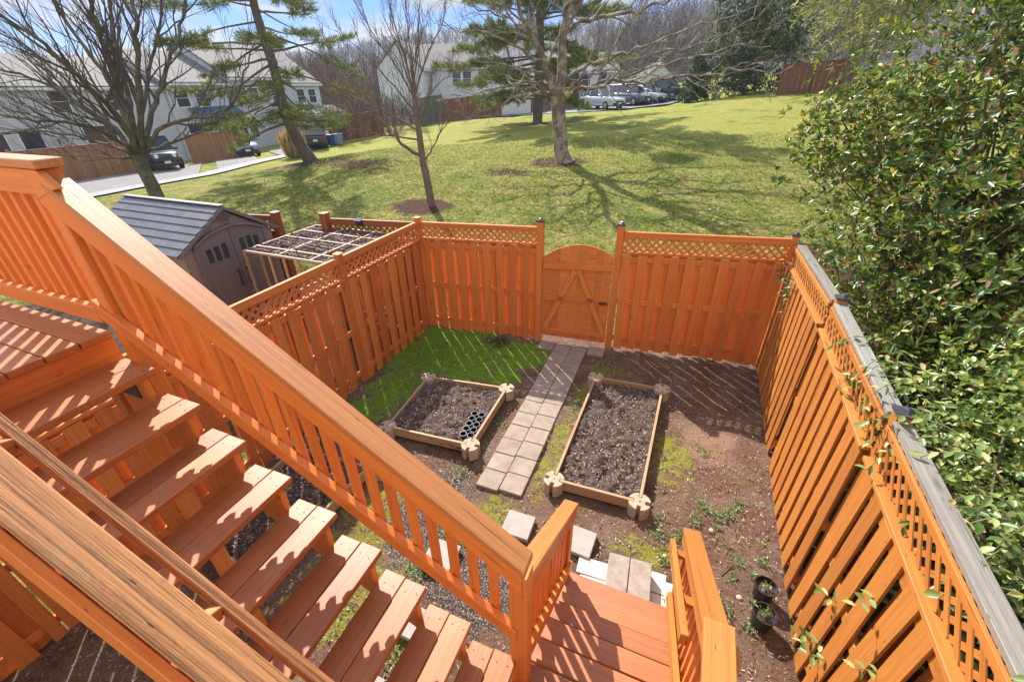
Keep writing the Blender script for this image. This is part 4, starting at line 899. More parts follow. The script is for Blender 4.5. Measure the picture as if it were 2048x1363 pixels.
def house(label, O, ang, L, D, eave, ridge, wins, doors=(), roofmat='roof', wallmat='siding', gable=True, name='townhouse', group=None, chimney=None, extra=None, ov=.25):
    """O: ground corner; u along the facade, v = outward normal of the facade toward the viewer"""
    u = vec(math.cos(ang), math.sin(ang), 0); v = vec(math.sin(ang), -math.cos(ang), 0); O = np.asarray(O, float); Z = vec(0, 0, 1)
    root = thing(name, label, 'house', O, group); W = lambda a, b_, z: O * vec(1, 1, 0) + u * a + v * b_ + Z * z
    zb = O[2] - .6; mb = MB(); mb.prism([W(0, -D, zb), W(L, -D, zb), W(L, -D, eave), W(0, -D, eave)], v * D)
    for a in (0.002, L - .002): mb.prism([W(a, 0, eave), W(a, -D / 2, ridge - .06), W(a, -D, eave)], u * (.12 if a < 1 else -.12))
    mb.build('wall', M[wallmat], root)
    mb = MB(); e = ov; rise = (ridge - eave) / (D / 2)
    for sg, b0 in ((1, 0.), (-1, -D)):
        mb.prism([W(-.2, b0 + sg * e, eave - e * rise + .04), W(L + .2, b0 + sg * e, eave - e * rise + .04), W(L + .2, -D / 2, ridge + .04), W(-.2, -D / 2, ridge + .04)], Z * .14)
    r_ = mb.build('roof', M[roofmat], root)
    mb = MB(); mb.board(W(-.2, e + .04, eave - e * rise + .02), W(L + .2, e + .04, eave - e * rise + .02), .10, .14); mb.build('gutter', M['trim'], r_)
    if chimney: mb = MB(); mb.box(W(chimney, -D / 2 - .4, ridge + .3), .7, .6, 1.3, ang); mb.build('chimney', M['siding'], r_)
    for (a, z, w_, h) in wins:
        mb = MB(); t = .09
        mb.prism([W(a - t, .0, z - t), W(a + w_ + t, .0, z - t), W(a + w_ + t, .0, z + h + t), W(a - t, .0, z + h + t)], v * .05); wn = mb.build('window', M['trim'], root)
        mb = MB(); hh = h / 2
        for k in (0, 1): mb.prism([W(a, .051, z + hh * k + .02), W(a + w_, .051, z + hh * k + .02), W(a + w_, .051, z + hh * (k + 1) - .02), W(a, .051, z + hh * (k + 1) - .02)], v * .012)
        mb.build('pane', M['glass'], wn)
    for (a, z, w_, h, mt) in doors:
        mb = MB(); mb.prism([W(a - .08, 0, z), W(a + w_ + .08, 0, z), W(a + w_ + .08, 0, z + h + .08), W(a - .08, 0, z + h + .08)], v * .06); d_ = mb.build('door', M['trim'], root)
        mb = MB(); mb.prism([W(a, .061, z + .06), W(a + w_, .061, z + .06), W(a + w_, .061, z + h), W(a, .061, z + h)], v * .012); mb.build('panel', M[mt], d_)
    if extra: extra(root, W, u, v)
    return root
HA = R_(90)
def awn(root, W, u, v):
    mb = MB(); mb.prism([W(1.2, .0, 2.9), W(5.2, .0, 2.9), W(5.2, 1.3, 2.35), W(1.2, 1.3, 2.35)], vec(0, 0, .06)); mb.build('awning', M['blue_awning'], root)
grp = 'row of pale townhouses across the road'
house('low end townhouse at the far left, wide grey roof and dark patio doors', (-38.2, 3, -.9), HA, 21.6, 9, 4.35, 6.1, [(7.8, 3.0, .9, 1.15), (9.0, 3.0, .9, 1.15), (14.5, 3., .9, 1.15), (17.6, 2.95, .9, 1.15)], [(9.6, .0, 1.9, 2.05, 'glass'), (12.2, .0, 1.0, 2.05, 'glass'), (15.5, .2, 1.8, 1.9, 'glass')], group=grp)
house('middle pale townhouse with a blue awning and paired upper windows', (-38, 24.65, -.8), HA, 5.2, 9, 4.6, 6.75, [(.55, 3.0, .95, 1.2), (2.1, 3.0, .95, 1.2), (3.6, .3, .9, 1.5)], [(.7, -.2, 1.9, 2.05, 'glass')], group=grp, extra=awn)
house('tall pale townhouse with paired windows left of the leaning conifer', (-37.6, 29.9, -.7), HA, 6.4, 10, 5.0, 7.6, [(-0 + .25, 3.05, .95, 1.2), (1.45, 3.05, .95, 1.2), (3.9, 3.0, .9, 1.2), (.6, .4, .8, 1.6)], group=grp)
house('pale townhouse behind the leaning conifer trunk with a lower front wing', (-37.8, 36.4, -.5), HA, 3.6, 10, 4.6, 7.7, [(.5, 2.9, .9, 1.2), (2.0, 2.9, .9, 1.2)], group=grp)
house('low white garage wing with tan fascia behind the dark car', (-35.2, 33.8, -.3), HA, 6.0, 2.6, 2.0, 2.5, [(.8, .7, .7, 1.0), (1.8, .7, .7, 1.0)], [(3.0, -.2, 2.4, 1.95, 'trim')], name='garage')
# centre and right houses
p_ = at(840, 215, 62); A0 = R_(12)
house('white two-storey house with a tall gable end behind the small bare tree', (p_[0] - 1.0, p_[1], .6), A0, 11, 8.5, 6.1, 8.6, [(1.9, 4.2, .7, 1.2), (5.4, 4.2, 1.0, 1.5), (6.7, 4.2, 1.0, 1.5), (8.6, 4.2, 1.0, 1.5), (2.0, 1.3, .8, 1.3)], name='house')
p_ = at(852, 215, 58); house('tall white gable-ended wing left of the white house', (p_[0], p_[1], .6), R_(108), 9, 5.2, 6.0, 8.5, [], name='house')
p_ = at(1150, 215, 64)
house('cream house with grey roof half hidden by the big sycamore', (p_[0] - 5, p_[1], .9), R_(8), 10, 8, 5.6, 7.6, [(4.2, 4.0, 1.0, 1.4), (5.6, 4.0, 1.0, 1.4), (7.6, 4.0, 1.0, 1.4)], name='house')
p_ = at(1250, 195, 78)
house('small far house with a white gable above the parked cars', (p_[0] + 8.2, p_[1] + 1.2, 1.6), R_(115), 8, 7.5, 3.8, 6.7, [], name='house')
house('own two-storey cream house the deck is fixed to, added unseen behind the camera to bounce light', (6.5, -2.2, 0), R_(180), 15, 9, 7.5, 10, [(2., 4.2, 1.0, 1.4), (8., 4.2, 1.0, 1.4), (12., 4.2, 1.0, 1.4), (3., .8, 1.2, 1.4)], name='house', wallmat='cream_siding')  # out of view; added so its sunlit wall bounces light into the shade
def yard_box(name, label, cat, c, sx, sy, sz, rz, wall, top, tz=.08, group=None):
    root = thing(name, label, cat, c, group); mb = MB(); mb.box(vec(*c) + vec(0, 0, sz / 2), sx, sy, sz, rz); mb.build('body', wall, root, .02)
    mb = MB(); mb.box(vec(*c) + vec(0, 0, sz + tz / 2 + .002), sx + .1, sy + .1, tz, rz); mb.build('lid', top, root, .02); return root
def onground(px, py): p = hit(px, py); return (p[0], p[1], g1(p[0], p[1]))
c_ = onground(512, 297); yard_box('storage_shed', 'white flat-topped storage shed behind the blue car', 'shed', (c_[0] - 1.6, c_[1] - .6, c_[2] - .1), 3.0, 2.6, 2.2, R_(5), M['trim'], M['trim'], .12)
c_ = onground(546, 289); yard_box('storage_box', 'dark slate storage box between the white shed and the dry grass clump', 'storage box', (c_[0] - .5, c_[1], c_[2]), 1.1, 1.0, 1.05, R_(10), plain('slate_box', (.10, .115, .13), .5), plain('slate_lid', (.12, .135, .15), .5), .06)
bl = plain('blue_bin', (.02, .06, .30), .4); bk = M['black']
def bin_(label, c, mat, h=1.05, s=.55):
    root = thing('wheelie_bin', label, 'bin', c, 'wheelie bins across the road'); mb = MB(); c = vec(*c); mb.board(c + vec(0, 0, .06), c + vec(0, 0, h), s * .82, s * .85, (0, 1, 0), taper=1.22); mb.build('body', mat, root, .02)
    mb = MB(); mb.box(c + vec(0, 0, h + .035), s * 1.1, s * 1.12, .06); mb.build('lid', mat, root, .02); mb = MB()
    for y_ in (-.2, .2): mb.tube([c + vec(-.24, y_ - .02, .1), c + vec(-.24, y_ + .02, .1)], [.1, .1], 10)
    mb.build('wheels', bk, root)
for px, py, mt, lb in ((440, 287, bl, 'blue wheelie bin by the end of the tan fence'), (194, 352, bl, 'blue bin wrapped in bags in front of the fence at far left'), (209, 350, bk, 'black bin beside the blue one in front of the fence at far left'), (663, 292, bl, 'small blue bin right of the dark car'), (679, 290, plain('pale_blue_bin', (.25, .33, .45), .5), 'pale blue bin beside the reddish fence right of the dark car')):
    bin_(lb, onground(px, py), mt, 1.0 if px < 600 else .8)
# street fences
def plank_fence(name, label, A, B, hA, hB, mat, zoff=0., step=.15, arch=None, lattop=False):
    A = vec(A[0], A[1], g1(A[0], A[1])); B = vec(B[0], B[1], g1(B[0], B[1])); L = np.linalg.norm((B - A)[:2]); d = (B - A) / L; n = unit(vec(-d[1], d[0], 0))
    root = thing(name, label, 'fence', (A + B) / 2, 'brown plank fences in the distance'); mb = MB(); s = step / 2; k = 0
    while s < L:
        p = A + d * s; h = hA + (hB - hA) * s / L + rng.uniform(-.012, .012); h += arch(s / L) if arch else 0
        mb.board(p + n * (.012 if k % 2 else -.012) + vec(0, 0, .0), p + n * (.012 if k % 2 else -.012) + vec(0, 0, h), step * .95, .02, tuple(n)); s += step; k += 1
    mb.build('planks', M[mat], root); mb = MB(); mb.board(A + vec(0, 0, hA + .02), B + vec(0, 0, hB + .02), .09, .04); mb.build('cap_rail', M[mat], root)
    for k in range(int(L / 2.4) + 2):
        s = min(L, k * 2.4); p = A + d * s; mb = MB(); mb.board(p, p + vec(0, 0, hA + (hB - hA) * s / L + .12), .1, .1, (0, 1, 0)); mb.build('post', M[mat], root)
    return root
plank_fence('plank_fence', 'tan plank fence at far left behind the blue bin', (-32.0, 12.0), (-31.9, 19.6), 1.75, 1.75, 'tan_fence')
plank_fence('plank_fence', 'tan plank fence between the green off-roader and the blue bin', (-32.1, 21.0), (-31.5, 25.2), 1.8, 1.8, 'tan_fence', arch=lambda t: .18 * math.sin(max(0, (t - .55) / .4) * math.pi) if .55 < t < .95 else 0)
plank_fence('plank_fence', 'sunlit end panel of the tan fence turning toward the houses', (-31.5, 25.2), (-35.5, 26.6), 1.85, 1.85, 'tan_fence')
a_ = hit(664, 288); b_ = hit(768, 268); plank_fence('plank_fence', 'reddish plank fence right of the dark car', a_, b_, 1.9, 1.9, 'brown_fence')
def pf(label, p0, p1, h, mat, d0, d1):
    a = at(p0, 240, d0); b_ = at(p1, 240, d1); plank_fence('plank_fence', label, a, b_, h, h, mat)
M['grey_fence'] = wood('grey_green_fence', (.15, .14, .11), (.07, .065, .05), .8, .8)
pf('grey-green plank fence behind the small bare tree', 838, 886, 2.3, 'grey_fence', 47, 47)
pf('dark red plank fence in front of the white house', 888, 1002, 1.9, 'brown_fence', 47.5, 47)
pf('dark red plank fence behind the sycamore trunk', 1056, 1172, 2.3, 'brown_fence', 49, 49)
p_ = at(1028, 240, 47); house('small white garage with a wide door among the red fences', (p_[0] - 1.5, p_[1], g1(p_[0], p_[1])), R_(18), 3.0, 3.5, g1(p_[0], p_[1]) + 2.3, g1(p_[0], p_[1]) + 2.9, [], [(.35, g1(p_[0], p_[1]), 2.3, 1.95, 'trim')], name='garage', wallmat='trim')
a_ = hit(1556, 192); b_ = hit(1700, 190); plank_fence('plank_fence', 'brown plank fence on the rise at the right edge of the lawn', (a_[0], a_[1] + 1.), (b_[0], b_[1] + 1.), 1.9, 1.9, 'brown_fence', step=.2)
# street lamp
c_ = onground(152, 352); mb = MB(); lm = thing('street_lamp', 'black street lamp with a white lantern at far left', 'street lamp', c_); c_ = vec(*c_)
mb.tube([c_, c_ + vec(0, 0, 1.0), c_ + vec(0, 0, 2.15)], [.055, .04, .035], 8); mb.build('pole', M['iron'], lm); mb = MB(); mb.lathe(c_ + vec(0, 0, 2.15), [(.07, 0), (.16, .05), (.17, .3), (.05, .36)], 10); mb.build('lantern', M['trim'], lm); mb = MB(); mb.lathe(c_ + vec(0, 0, 2.5), [(.2, 0), (.08, .1), (.02, .16)], 10); mb.build('cap', M['trim'], lm)

# ------------------------------------------------------------------ cars (front = local +X)
def paint(name, col, rough=.25, metal=.2):
    m, nt, b = newmat(name); setc(nt, b, col); b.inputs['Roughness'].default_value = rough; b.inputs['Metallic'].default_value = metal; b.inputs['Coat Weight'].default_value = .6; b.inputs['Coat Roughness'].default_value = .05; return m
M['tyre'] = plain('tyre', (.02, .02, .022), .8); M['rim'] = plain('alloy', (.45, .46, .48), .3, .05, metal=.8); M['lampglass'] = plain('lamp_glass', (.75, .76, .78), .12, .05); M['red_lamp'] = plain('tail_lamp', (.35, .02, .02), .2); M['plate'] = plain('plate', (.7, .7, .72), .5); M['trimblack'] = plain('black_trim', (.025, .025, .028), .4)
def car(label, loc, rz, pm_, L=4.5, Wd=1.82, kind='suv', name='parked_car', cat='car'):
    root = thing(name, label, cat, loc, 'parked cars', rz); hw = Wd / 2
    P = dict(suv=dict(st=[(-.5, .34, .86, .86), (-.47, .27, 1.0, .97), (-.25, .22, 1.03, 1.), (.18, .22, 1.0, 1.), (.40, .24, .93, .97), (.485, .30, .78, .88), (.5, .36, .62, .80)], cab=[(-.485, 1.0), (-.40, 1.62), (.02, 1.66), (.20, 1.0)]),
             jeep=dict(st=[(-.5, .46, 1.02, .9), (-.48, .40, 1.08, .94), (.14, .40, 1.08, .95), (.20, .42, 1.06, .88), (.40, .46, 1.02, .80), (.47, .5, .98, .78), (.5, .55, .82, .76)], cab=[(-.47, 1.06), (-.42, 1.74), (.04, 1.76), (.16, 1.06)]),
             sedan=dict(st=[(-.5, .34, .80, .86), (-.46, .26, .93, .96), (-.2, .22, .94, 1.), (.2, .22, .92, 1.), (.42, .25, .80, .95), (.49, .32, .66, .84), (.5, .36, .55, .78)], cab=[(-.36, .92), (-.20, 1.40), (.05, 1.42), (.24, .90)]),
             pickup=dict(st=[(-.5, .46, 1.04, .95), (-.48, .42, 1.06, .98), (-.08, .40, 1.08, 1.), (.2, .40, 1.10, 1.), (.42, .42, 1.06, .97), (.49, .48, .92, .90), (.5, .55, .8, .85)], cab=[(-.10, 1.06), (-.07, 1.76), (.12, 1.78), (.24, 1.08)]))[kind]
    def loft(secs):
        mb = MB(); b0 = 0; n = len(secs[0])
        for s in secs: mb.v += [vec(*q) for q in s]
        for k in range(len(secs) - 1):
            for i in range(n): j = (i + 1) % n; mb.face([k * n + i, k * n + j, (k + 1) * n + j, (k + 1) * n + i], [(0, 0)] * 4, (.5, .5))
        mb.face(list(range(n - 1, -1, -1)), [(0, 0)] * n, (.5, .5)); mb.face([(len(secs) - 1) * n + i for i in range(n)], [(0, 0)] * n, (.5, .5)); return mb
    secs = []
    for x, zb, zt, wf in P['st']:
        w_ = hw * wf; secs.append([(x * L, -w_ * .86, zb), (x * L, -w_, zb + .12), (x * L, -w_, zt - .14), (x * L, -w_ * .93, zt), (x * L, w_ * .93, zt), (x * L, w_, zt - .14), (x * L, w_, zb + .12), (x * L, w_ * .86, zb)])
    o = loft(secs).build('body', pm_, root, .03, True, local=True)
    (xa, za), (xb, zb_), (xc, zc), (xd, zd) = P['cab']; bw, tw = hw * .92, hw * .76
    q = [(xa, za, bw), (xb, zb_, tw), (xc, zc, tw), (xd, zd, bw)]; mb = MB(); mb.v = [vec(x * L, -w_, z) for x, z, w_ in q] + [vec(x * L, w_, z) for x, z, w_ in q]
    for f in ([0, 1, 2, 3], [7, 6, 5, 4], [0, 4, 5, 1], [1, 5, 6, 2], [2, 6, 7, 3]): mb.face(f, [(0, 0)] * 4, (.5, .5))
    mb.build('windows', M['glass'], root, local=True)
    mb = MB()
    for sg in (-1, 1):
        mb.board((xa * L, sg * bw, za), (xb * L, sg * tw, zb_), .07, .09, (1, 0, 0)); mb.board((xd * L, sg * bw, zd), (xc * L, sg * tw, zc), .07, .09, (1, 0, 0))
        xm = (xb * .45 + xc * .55); mb.board((xm * L, sg * bw, za), (xm * L, sg * tw, zb_), .05, .09, (1, 0, 0)); mb.board((xb * L, sg * tw, zb_), (xc * L, sg * tw, zc), .06, .06)
        xm2 = (xb * .9 + xc * .1); mb.board((xm2 * L, sg * bw, za), (xm2 * L, sg * tw, zb_), .05, .09, (1, 0, 0))
    mb.prism([(xb * L - .03, -tw, zb_ + .005), (xc * L + .03, -tw, zc + .005), (xc * L + .03, tw, zc + .005), (xb * L - .03, tw, zb_ + .005)], (0, 0, .05)); mb.build('roof', pm_, root, .015, local=True)
    r = .36 if kind in ('jeep', 'pickup') else .33
    for x in (-.31, .31):
        for sg in (-1, 1):
            mb = MB(); c = vec(x * L, sg * (hw - .10), r); mb.tube([c + vec(0, -.11, 0), c + vec(0, .11, 0)], [r, r], 16); wl = mb.build('wheel', M['tyre'], root, .02, local=True)
            mb = MB(); mb.tube([c + vec(0, sg * .105, 0), c + vec(0, sg * .12, 0)], [r * .66, r * .6], 12); mb.build('rim', M['rim'], wl, local=True)
    sx = .5 * L
    for sg in (-1, 1):
        mb = MB(); zf = P['st'][-2][2] - .14
        if kind == 'jeep': mb.tube([(sx - .02, sg * hw * .52, zf), (sx + .03, sg * hw * .52, zf)], [.11, .10], 12)
        else: mb.board((sx - .16, sg * hw * .80, zf + .02), (sx - .02, sg * hw * .56, zf - .02), .06, .13)
        mb.build('headlight', M['lampglass'], root, local=True)
        mb = MB(); mb.board((-sx - .01, sg * hw * .80, .72), (-sx - .01, sg * hw * .80, .98), .16, .05, (1, 0, 0)); mb.build('tail_light', M['red_lamp'], root, local=True)
        mb = MB(); mb.board((P['cab'][3][0] * L - .14, sg * (hw * .95), 1.08), (P['cab'][3][0] * L - .14, sg * (hw + .17), 1.10), .12, .14); mb.build('mirror', M['trimblack'] if kind == 'jeep' else pm_, root, .02, local=True)
    mb = MB(); zf = P['st'][-2][2] - .2; mb.board((sx + .002, -hw * .45, zf), (sx + .002, hw * .45, zf), .05, .16); mb.board((sx + .0, -hw * .78, .42), (sx + .0, hw * .78, .42), .10, .16); mb.build('grille', M['trimblack'], root, .01, local=True)
    for s_, z in ((1, .50), (-1, .62)):
        mb = MB(); mb.board((s_ * (sx + .06), -.16, z), (s_ * (sx + .06), .16, z), .012, .14); mb.build('number_plate', M['plate'], root, local=True)
    return root
def carpos(px, py, dz=.07): p = onground(px, py); return (p[0], p[1], p[2] + dz)
c_ = carpos(338, 338); car('boxy dark green off-roader with round headlights parked facing the road', (c_[0] - .5, c_[1], c_[2]), R_(-22), paint('dark_green_paint', (.025, .04, .035)), 4.2, 1.75, 'jeep')
c_ = carpos(493, 312); car('blue-grey compact car with a silver hood glare on the sloping drive', (c_[0] - .3, c_[1], c_[2]), R_(-28), paint('slate_blue_paint', (.17, .24, .32), .2, .5), 4.4, 1.82, 'suv')
c_ = carpos(636, 296); car('dark car seen from behind beside the leaning conifer trunk', (c_[0] - .6, c_[1] + .3, c_[2]), R_(138), paint('black_paint', (.02, .025, .03)), 4.5, 1.85, 'suv')
DD = 47.
def lotcar(px, d): p = at(px, 200, d); return (p[0], p[1], g1(p[0], p[1]) + .09)
car('silver-white crossover, leftmost of the cars past the lawn', lotcar(1204, 45.5), R_(-35), paint('silver_white_paint', (.50, .54, .58), .25, .3), 4.5, 1.84, 'suv')
car('grey crossover with blue sky glare in its glass past the lawn', lotcar(1258, 47.5), R_(-35), paint('grey_paint', (.13, .15, .17), .22, .5), 4.6, 1.86, 'suv')
car('pale low car between the grey crossover and the black pickup', lotcar(1288, 48.2), R_(-35), paint('pale_silver_paint', (.42, .45, .48), .25, .4), 4.5, 1.8, 'sedan')
car('black pickup truck, rightmost of the cars past the lawn', lotcar(1322, 49.5), R_(-25), paint('black_pickup_paint', (.02, .022, .028)), 5.2, 1.9, 'pickup', 'pickup_truck', 'pickup truck')
# ------------------------------------------------------------------ trees
def smooth_path(P, k=4, jit=0., g=None):
    P = [np.asarray(p, float) for p in P]; out = []
    for i in range(len(P) - 1):
        a, b_, c, d = P[max(i - 1, 0)], P[i], P[i + 1], P[min(i + 2, len(P) - 1)]
        for j in range(k):
            t = j / k; q = .5 * ((2 * b_) + (c - a) * t + (2 * a - 5 * b_ + 4 * c - d) * t * t + (3 * b_ - 3 * c + d - a) * t ** 3)
            if g is not None and (i or j): q = q + vec(g.gauss(0, jit), g.gauss(0, jit), g.gauss(0, jit))
            out.append(q)
    out.append(P[-1]); return out
class Tree:
    def __init__(s, seed, up=.25, wob=.12, spread=.75, ratio=.62, dens=1.0, minr=.004, droop=0., curl=0.):
        s.t = MB(); s.b = MB(); s.g = random.Random(seed); s.up = up; s.wob = wob; s.spread = spread; s.ratio = ratio; s.dens = dens; s.minr = minr; s.droop = droop; s.tips = []; s.curl = curl
    def grow(s, p, d, L, r, lvl, nmax):
        g = s.g; n = 5 if lvl < 2 else (4 if lvl < nmax else 3); pts = [p]; d = unit(d); rad = [r]; step = L / n
        for k in range(n):
            d = unit(d + vec(g.gauss(0, s.wob), g.gauss(0, s.wob), g.gauss(0, s.wob)) + vec(0, 0, s.up * (1 if lvl > 1 else .5) * .35 - s.droop))
            p = p + d * step; pts.append(p); rad.append(max(s.minr, r * (1 - .75 * (k + 1) / n)))
        s.b.tube(pts, rad, 5 if r > .03 else 3, False)
        if lvl >= nmax: s.tips.append((pts[-1], d)); return
        s.children(pts, rad, L, lvl, nmax)
    def children(s, pts, rad, L, lvl, nmax, start=.25, cl=None, cnt=None):
        g = s.g; n = cnt or max(2, int(s.dens * (5 if lvl < 2 else 4) * (.7 + .5 * g.random())))
        m = len(pts) - 1
        for k in range(n):
            f = start + (1 - start) * (k + g.random()) / n; q = min(m - 1e-6, f * m); i = int(q); p = pts[i] + (pts[i + 1] - pts[i]) * (q - i); d = unit(pts[i + 1] - pts[i])
            a = unit(np.cross(d, vec(g.gauss(0, 1), g.gauss(0, 1), g.gauss(0, 1)))); sp = s.spread * g.uniform(.6, 1.25)
            nd_ = unit(d * math.cos(sp) + a * math.sin(sp) + vec(0, 0, s.up * .5)); rr = max(s.minr, rad[i] * g.uniform(.4, .65))
            s.grow(p, nd_, (cl or L * s.ratio) * g.uniform(.6, 1.15) * (1 - .45 * f), rr, lvl + 1, nmax)
    def limb(s, P, r0, r1, nmax=3, cl=None, cnt=None, start=.2, n=7, jit=.03, k=4, lvl=1):
        pts = smooth_path(P, k, jit, s.g); m = len(pts); rad = [r0 + (r1 - r0) * (i / (m - 1)) ** .8 for i in range(m)]
        s.t.tube(pts, rad, n, False); L = sum(np.linalg.norm(pts[i + 1] - pts[i]) for i in range(m - 1))
        if nmax > 0: s.children(pts, rad, L, lvl, nmax, start, cl, cnt)
        return pts
    def build(s, name, label, base, mat, cat='tree', group=None, bmat=None):
        root = thing(name, label, cat, base, group); s.t.build('trunk', mat, root, smooth=True)
        s.b.build('branches', bmat or mat, root); return root
def PX(lst, D):
    return [at(q[0], q[1], D + (q[2] if len(q) > 2 else 0)) for q in lst]
bk1 = barkmat('dark_lichen_bark', (.17, .125, .085), (.05, .038, .028), (.145, .135, .08)); bk1b = barkmat('dark_twig_bark', (.15, .115, .09), (.06, .045, .036))
bk2 = barkmat('conifer_bark', (.21, .155, .12), (.085, .06, .048)); bk3 = barkmat('small_tree_bark', (.235, .175, .135), (.10, .07, .055))
bk4 = barkmat('sycamore_bark', (.25, .18, .125), (.09, .062, .042), (.33, .27, .20)); bk4b = barkmat('sycamore_pale_bark', (.27, .225, .175), (.12, .095, .075), (.36, .32, .265))

# big bare tree at the left
D = 22.0; t = Tree(101, up=.35, wob=.15, spread=.62, ratio=.55, dens=1.75, minr=.0075)
b0 = PX([(322, 415), (306, 375), (285, 335), (272, 308)], D); b0[0][2] = g1(b0[0][0], b0[0][1]) - .1
t.t.tube(smooth_path(b0, 4), [.30, .27, .255, .245, .24, .235, .23, .225, .225, .22, .22, .23, .24], 10, False)
for P, r0, r1, cnt in (
    ([(272, 310), (232, 262, .5), (170, 215, 1), (110, 178, 1.5), (40, 150, 2), (-60, 120, 2)], .15, .03, 13),
    ([(274, 308), (236, 235, -1), (190, 185, -2), (120, 120, -2.5), (50, 60, -3), (-40, 10, -3)], .15, .03, 13),
    ([(276, 306), (246, 220, 1), (205, 140, 2), (150, 70, 3), (110, 10, 3), (80, -60, 3)], .14, .04, 12),
    ([(278, 304), (255, 215, -.5), (222, 130, -1), (196, 60, -1.5), (180, -10, -2), (170, -90, -2)], .14, .045, 11),
    ([(280, 304), (262, 210, .8), (240, 120, 1.5), (222, 40, 2), (212, -60, 2)], .13, .05, 10),
    ([(284, 302), (280, 210, -1), (276, 110, -1.5), (270, 40, -2), (262, -70, -2)], .13, .05, 10),
    ([(288, 300), (305, 225, .5), (328, 155, 1), (348, 95, 1.2), (366, 35, 1.5), (372, -60, 1.5)], .13, .04, 11),
    ([(290, 300), (330, 250, -.8), (390, 238, -1.2), (445, 222, -1.5), (476, 190, -1.8), (493, 130, -2), (510, 85, -2)], .10, .02, 10),
    ([(274, 310), (215, 268, -.6), (130, 246, -1), (50, 236, -1.5), (-40, 222, -1.5)], .11, .02, 12),
    ([(290, 304), (350, 283, .4), (415, 258, .6), (455, 220, .8), (500, 175, 1), (545, 160, 1)], .08, .015, 9),
    ([(272, 312), (200, 285, .4), (130, 268, 1), (60, 262, 1), (-20, 270, 1)], .08, .015, 10),
    ([(276, 300), (290, 190, 1.5), (310, 100, 2.5), (320, 30, 3), (325, -50, 3)], .10, .04, 8),
    ([(274, 306), (215, 240, 1.8), (140, 170, 2.5), (70, 105, 3), (-10, 60, 3.)], .11, .025, 10),
    ([(270, 314), (236, 318, -.8), (190, 300, -1.2), (140, 305, -1.5)], .04, .01, 6)):
    t.limb(PX(P, D), r0 * .82, r1 * .9, 3, 3.0, cnt + 3, .15, 6, .03)
t.build('bare_tree', 'large bare many-stemmed tree rising behind the grey shed at the left', b0[0], bk1, bmat=bk1b)
# small bare tree in a mulch ring
D = math.hypot(8.3, 12.85); t = Tree(102, up=.42, wob=.12, spread=.6, ratio=.6, dens=1.6, minr=.005)
b0 = PX([(864, 414), (852, 350), (845, 318), (838, 262), (832, 215), (826, 180)], D); b0[0][2] = g1(b0[0][0], b0[0][1]) - .05
t.t.tube(smooth_path(b0, 3), list(np.linspace(.135, .065, 16)), 9, False)
t.limb(PX([(843, 316), (805, 288), (775, 258), (748, 215, .3), (705, 158, .5), (655, 95, .6)], D), .06, .012, 3, 1.7, 16)
t.limb(PX([(852, 318), (868, 290), (885, 262, -.3), (905, 235, -.5)], D), .03, .008, 3, 1.1, 7)
for P in ([(828, 190), (812, 120), (790, 50), (770, -30)], [(828, 185), (832, 110, .3), (838, 40, .4), (842, -40, .5)], [(828, 195), (790, 130, -.4), (740, 60, -.5), (700, -10, -.6)], [(830, 190), (850, 120, -.3), (880, 60, -.5), (895, 0, -.6)], [(834, 230), (790, 175, .4), (720, 100, .6), (670, 60, .7)], [(836, 240), (866, 180, .3), (900, 150, .5)], [(832, 205), (800, 110, .7), (762, 20, .9)], [(828, 180), (818, 90, -.5), (812, 0, -.7)], [(838, 262), (780, 230, -.5), (700, 190, -.6), (640, 150, -.7)], [(840, 280), (770, 270, .5), (690, 255, .6), (640, 262, .7)]):
    t.limb(PX(P, D), .034, .007, 3, 1.15, 13, .1, 5, .012)
t.limb(PX([(858, 345), (830, 325, -.2), (790, 322, -.3)], D), .014, .004, 2, .5, 5)
t.build('bare_tree', 'small slender bare tree growing from a dark mulch ring', b0[0], bk3)
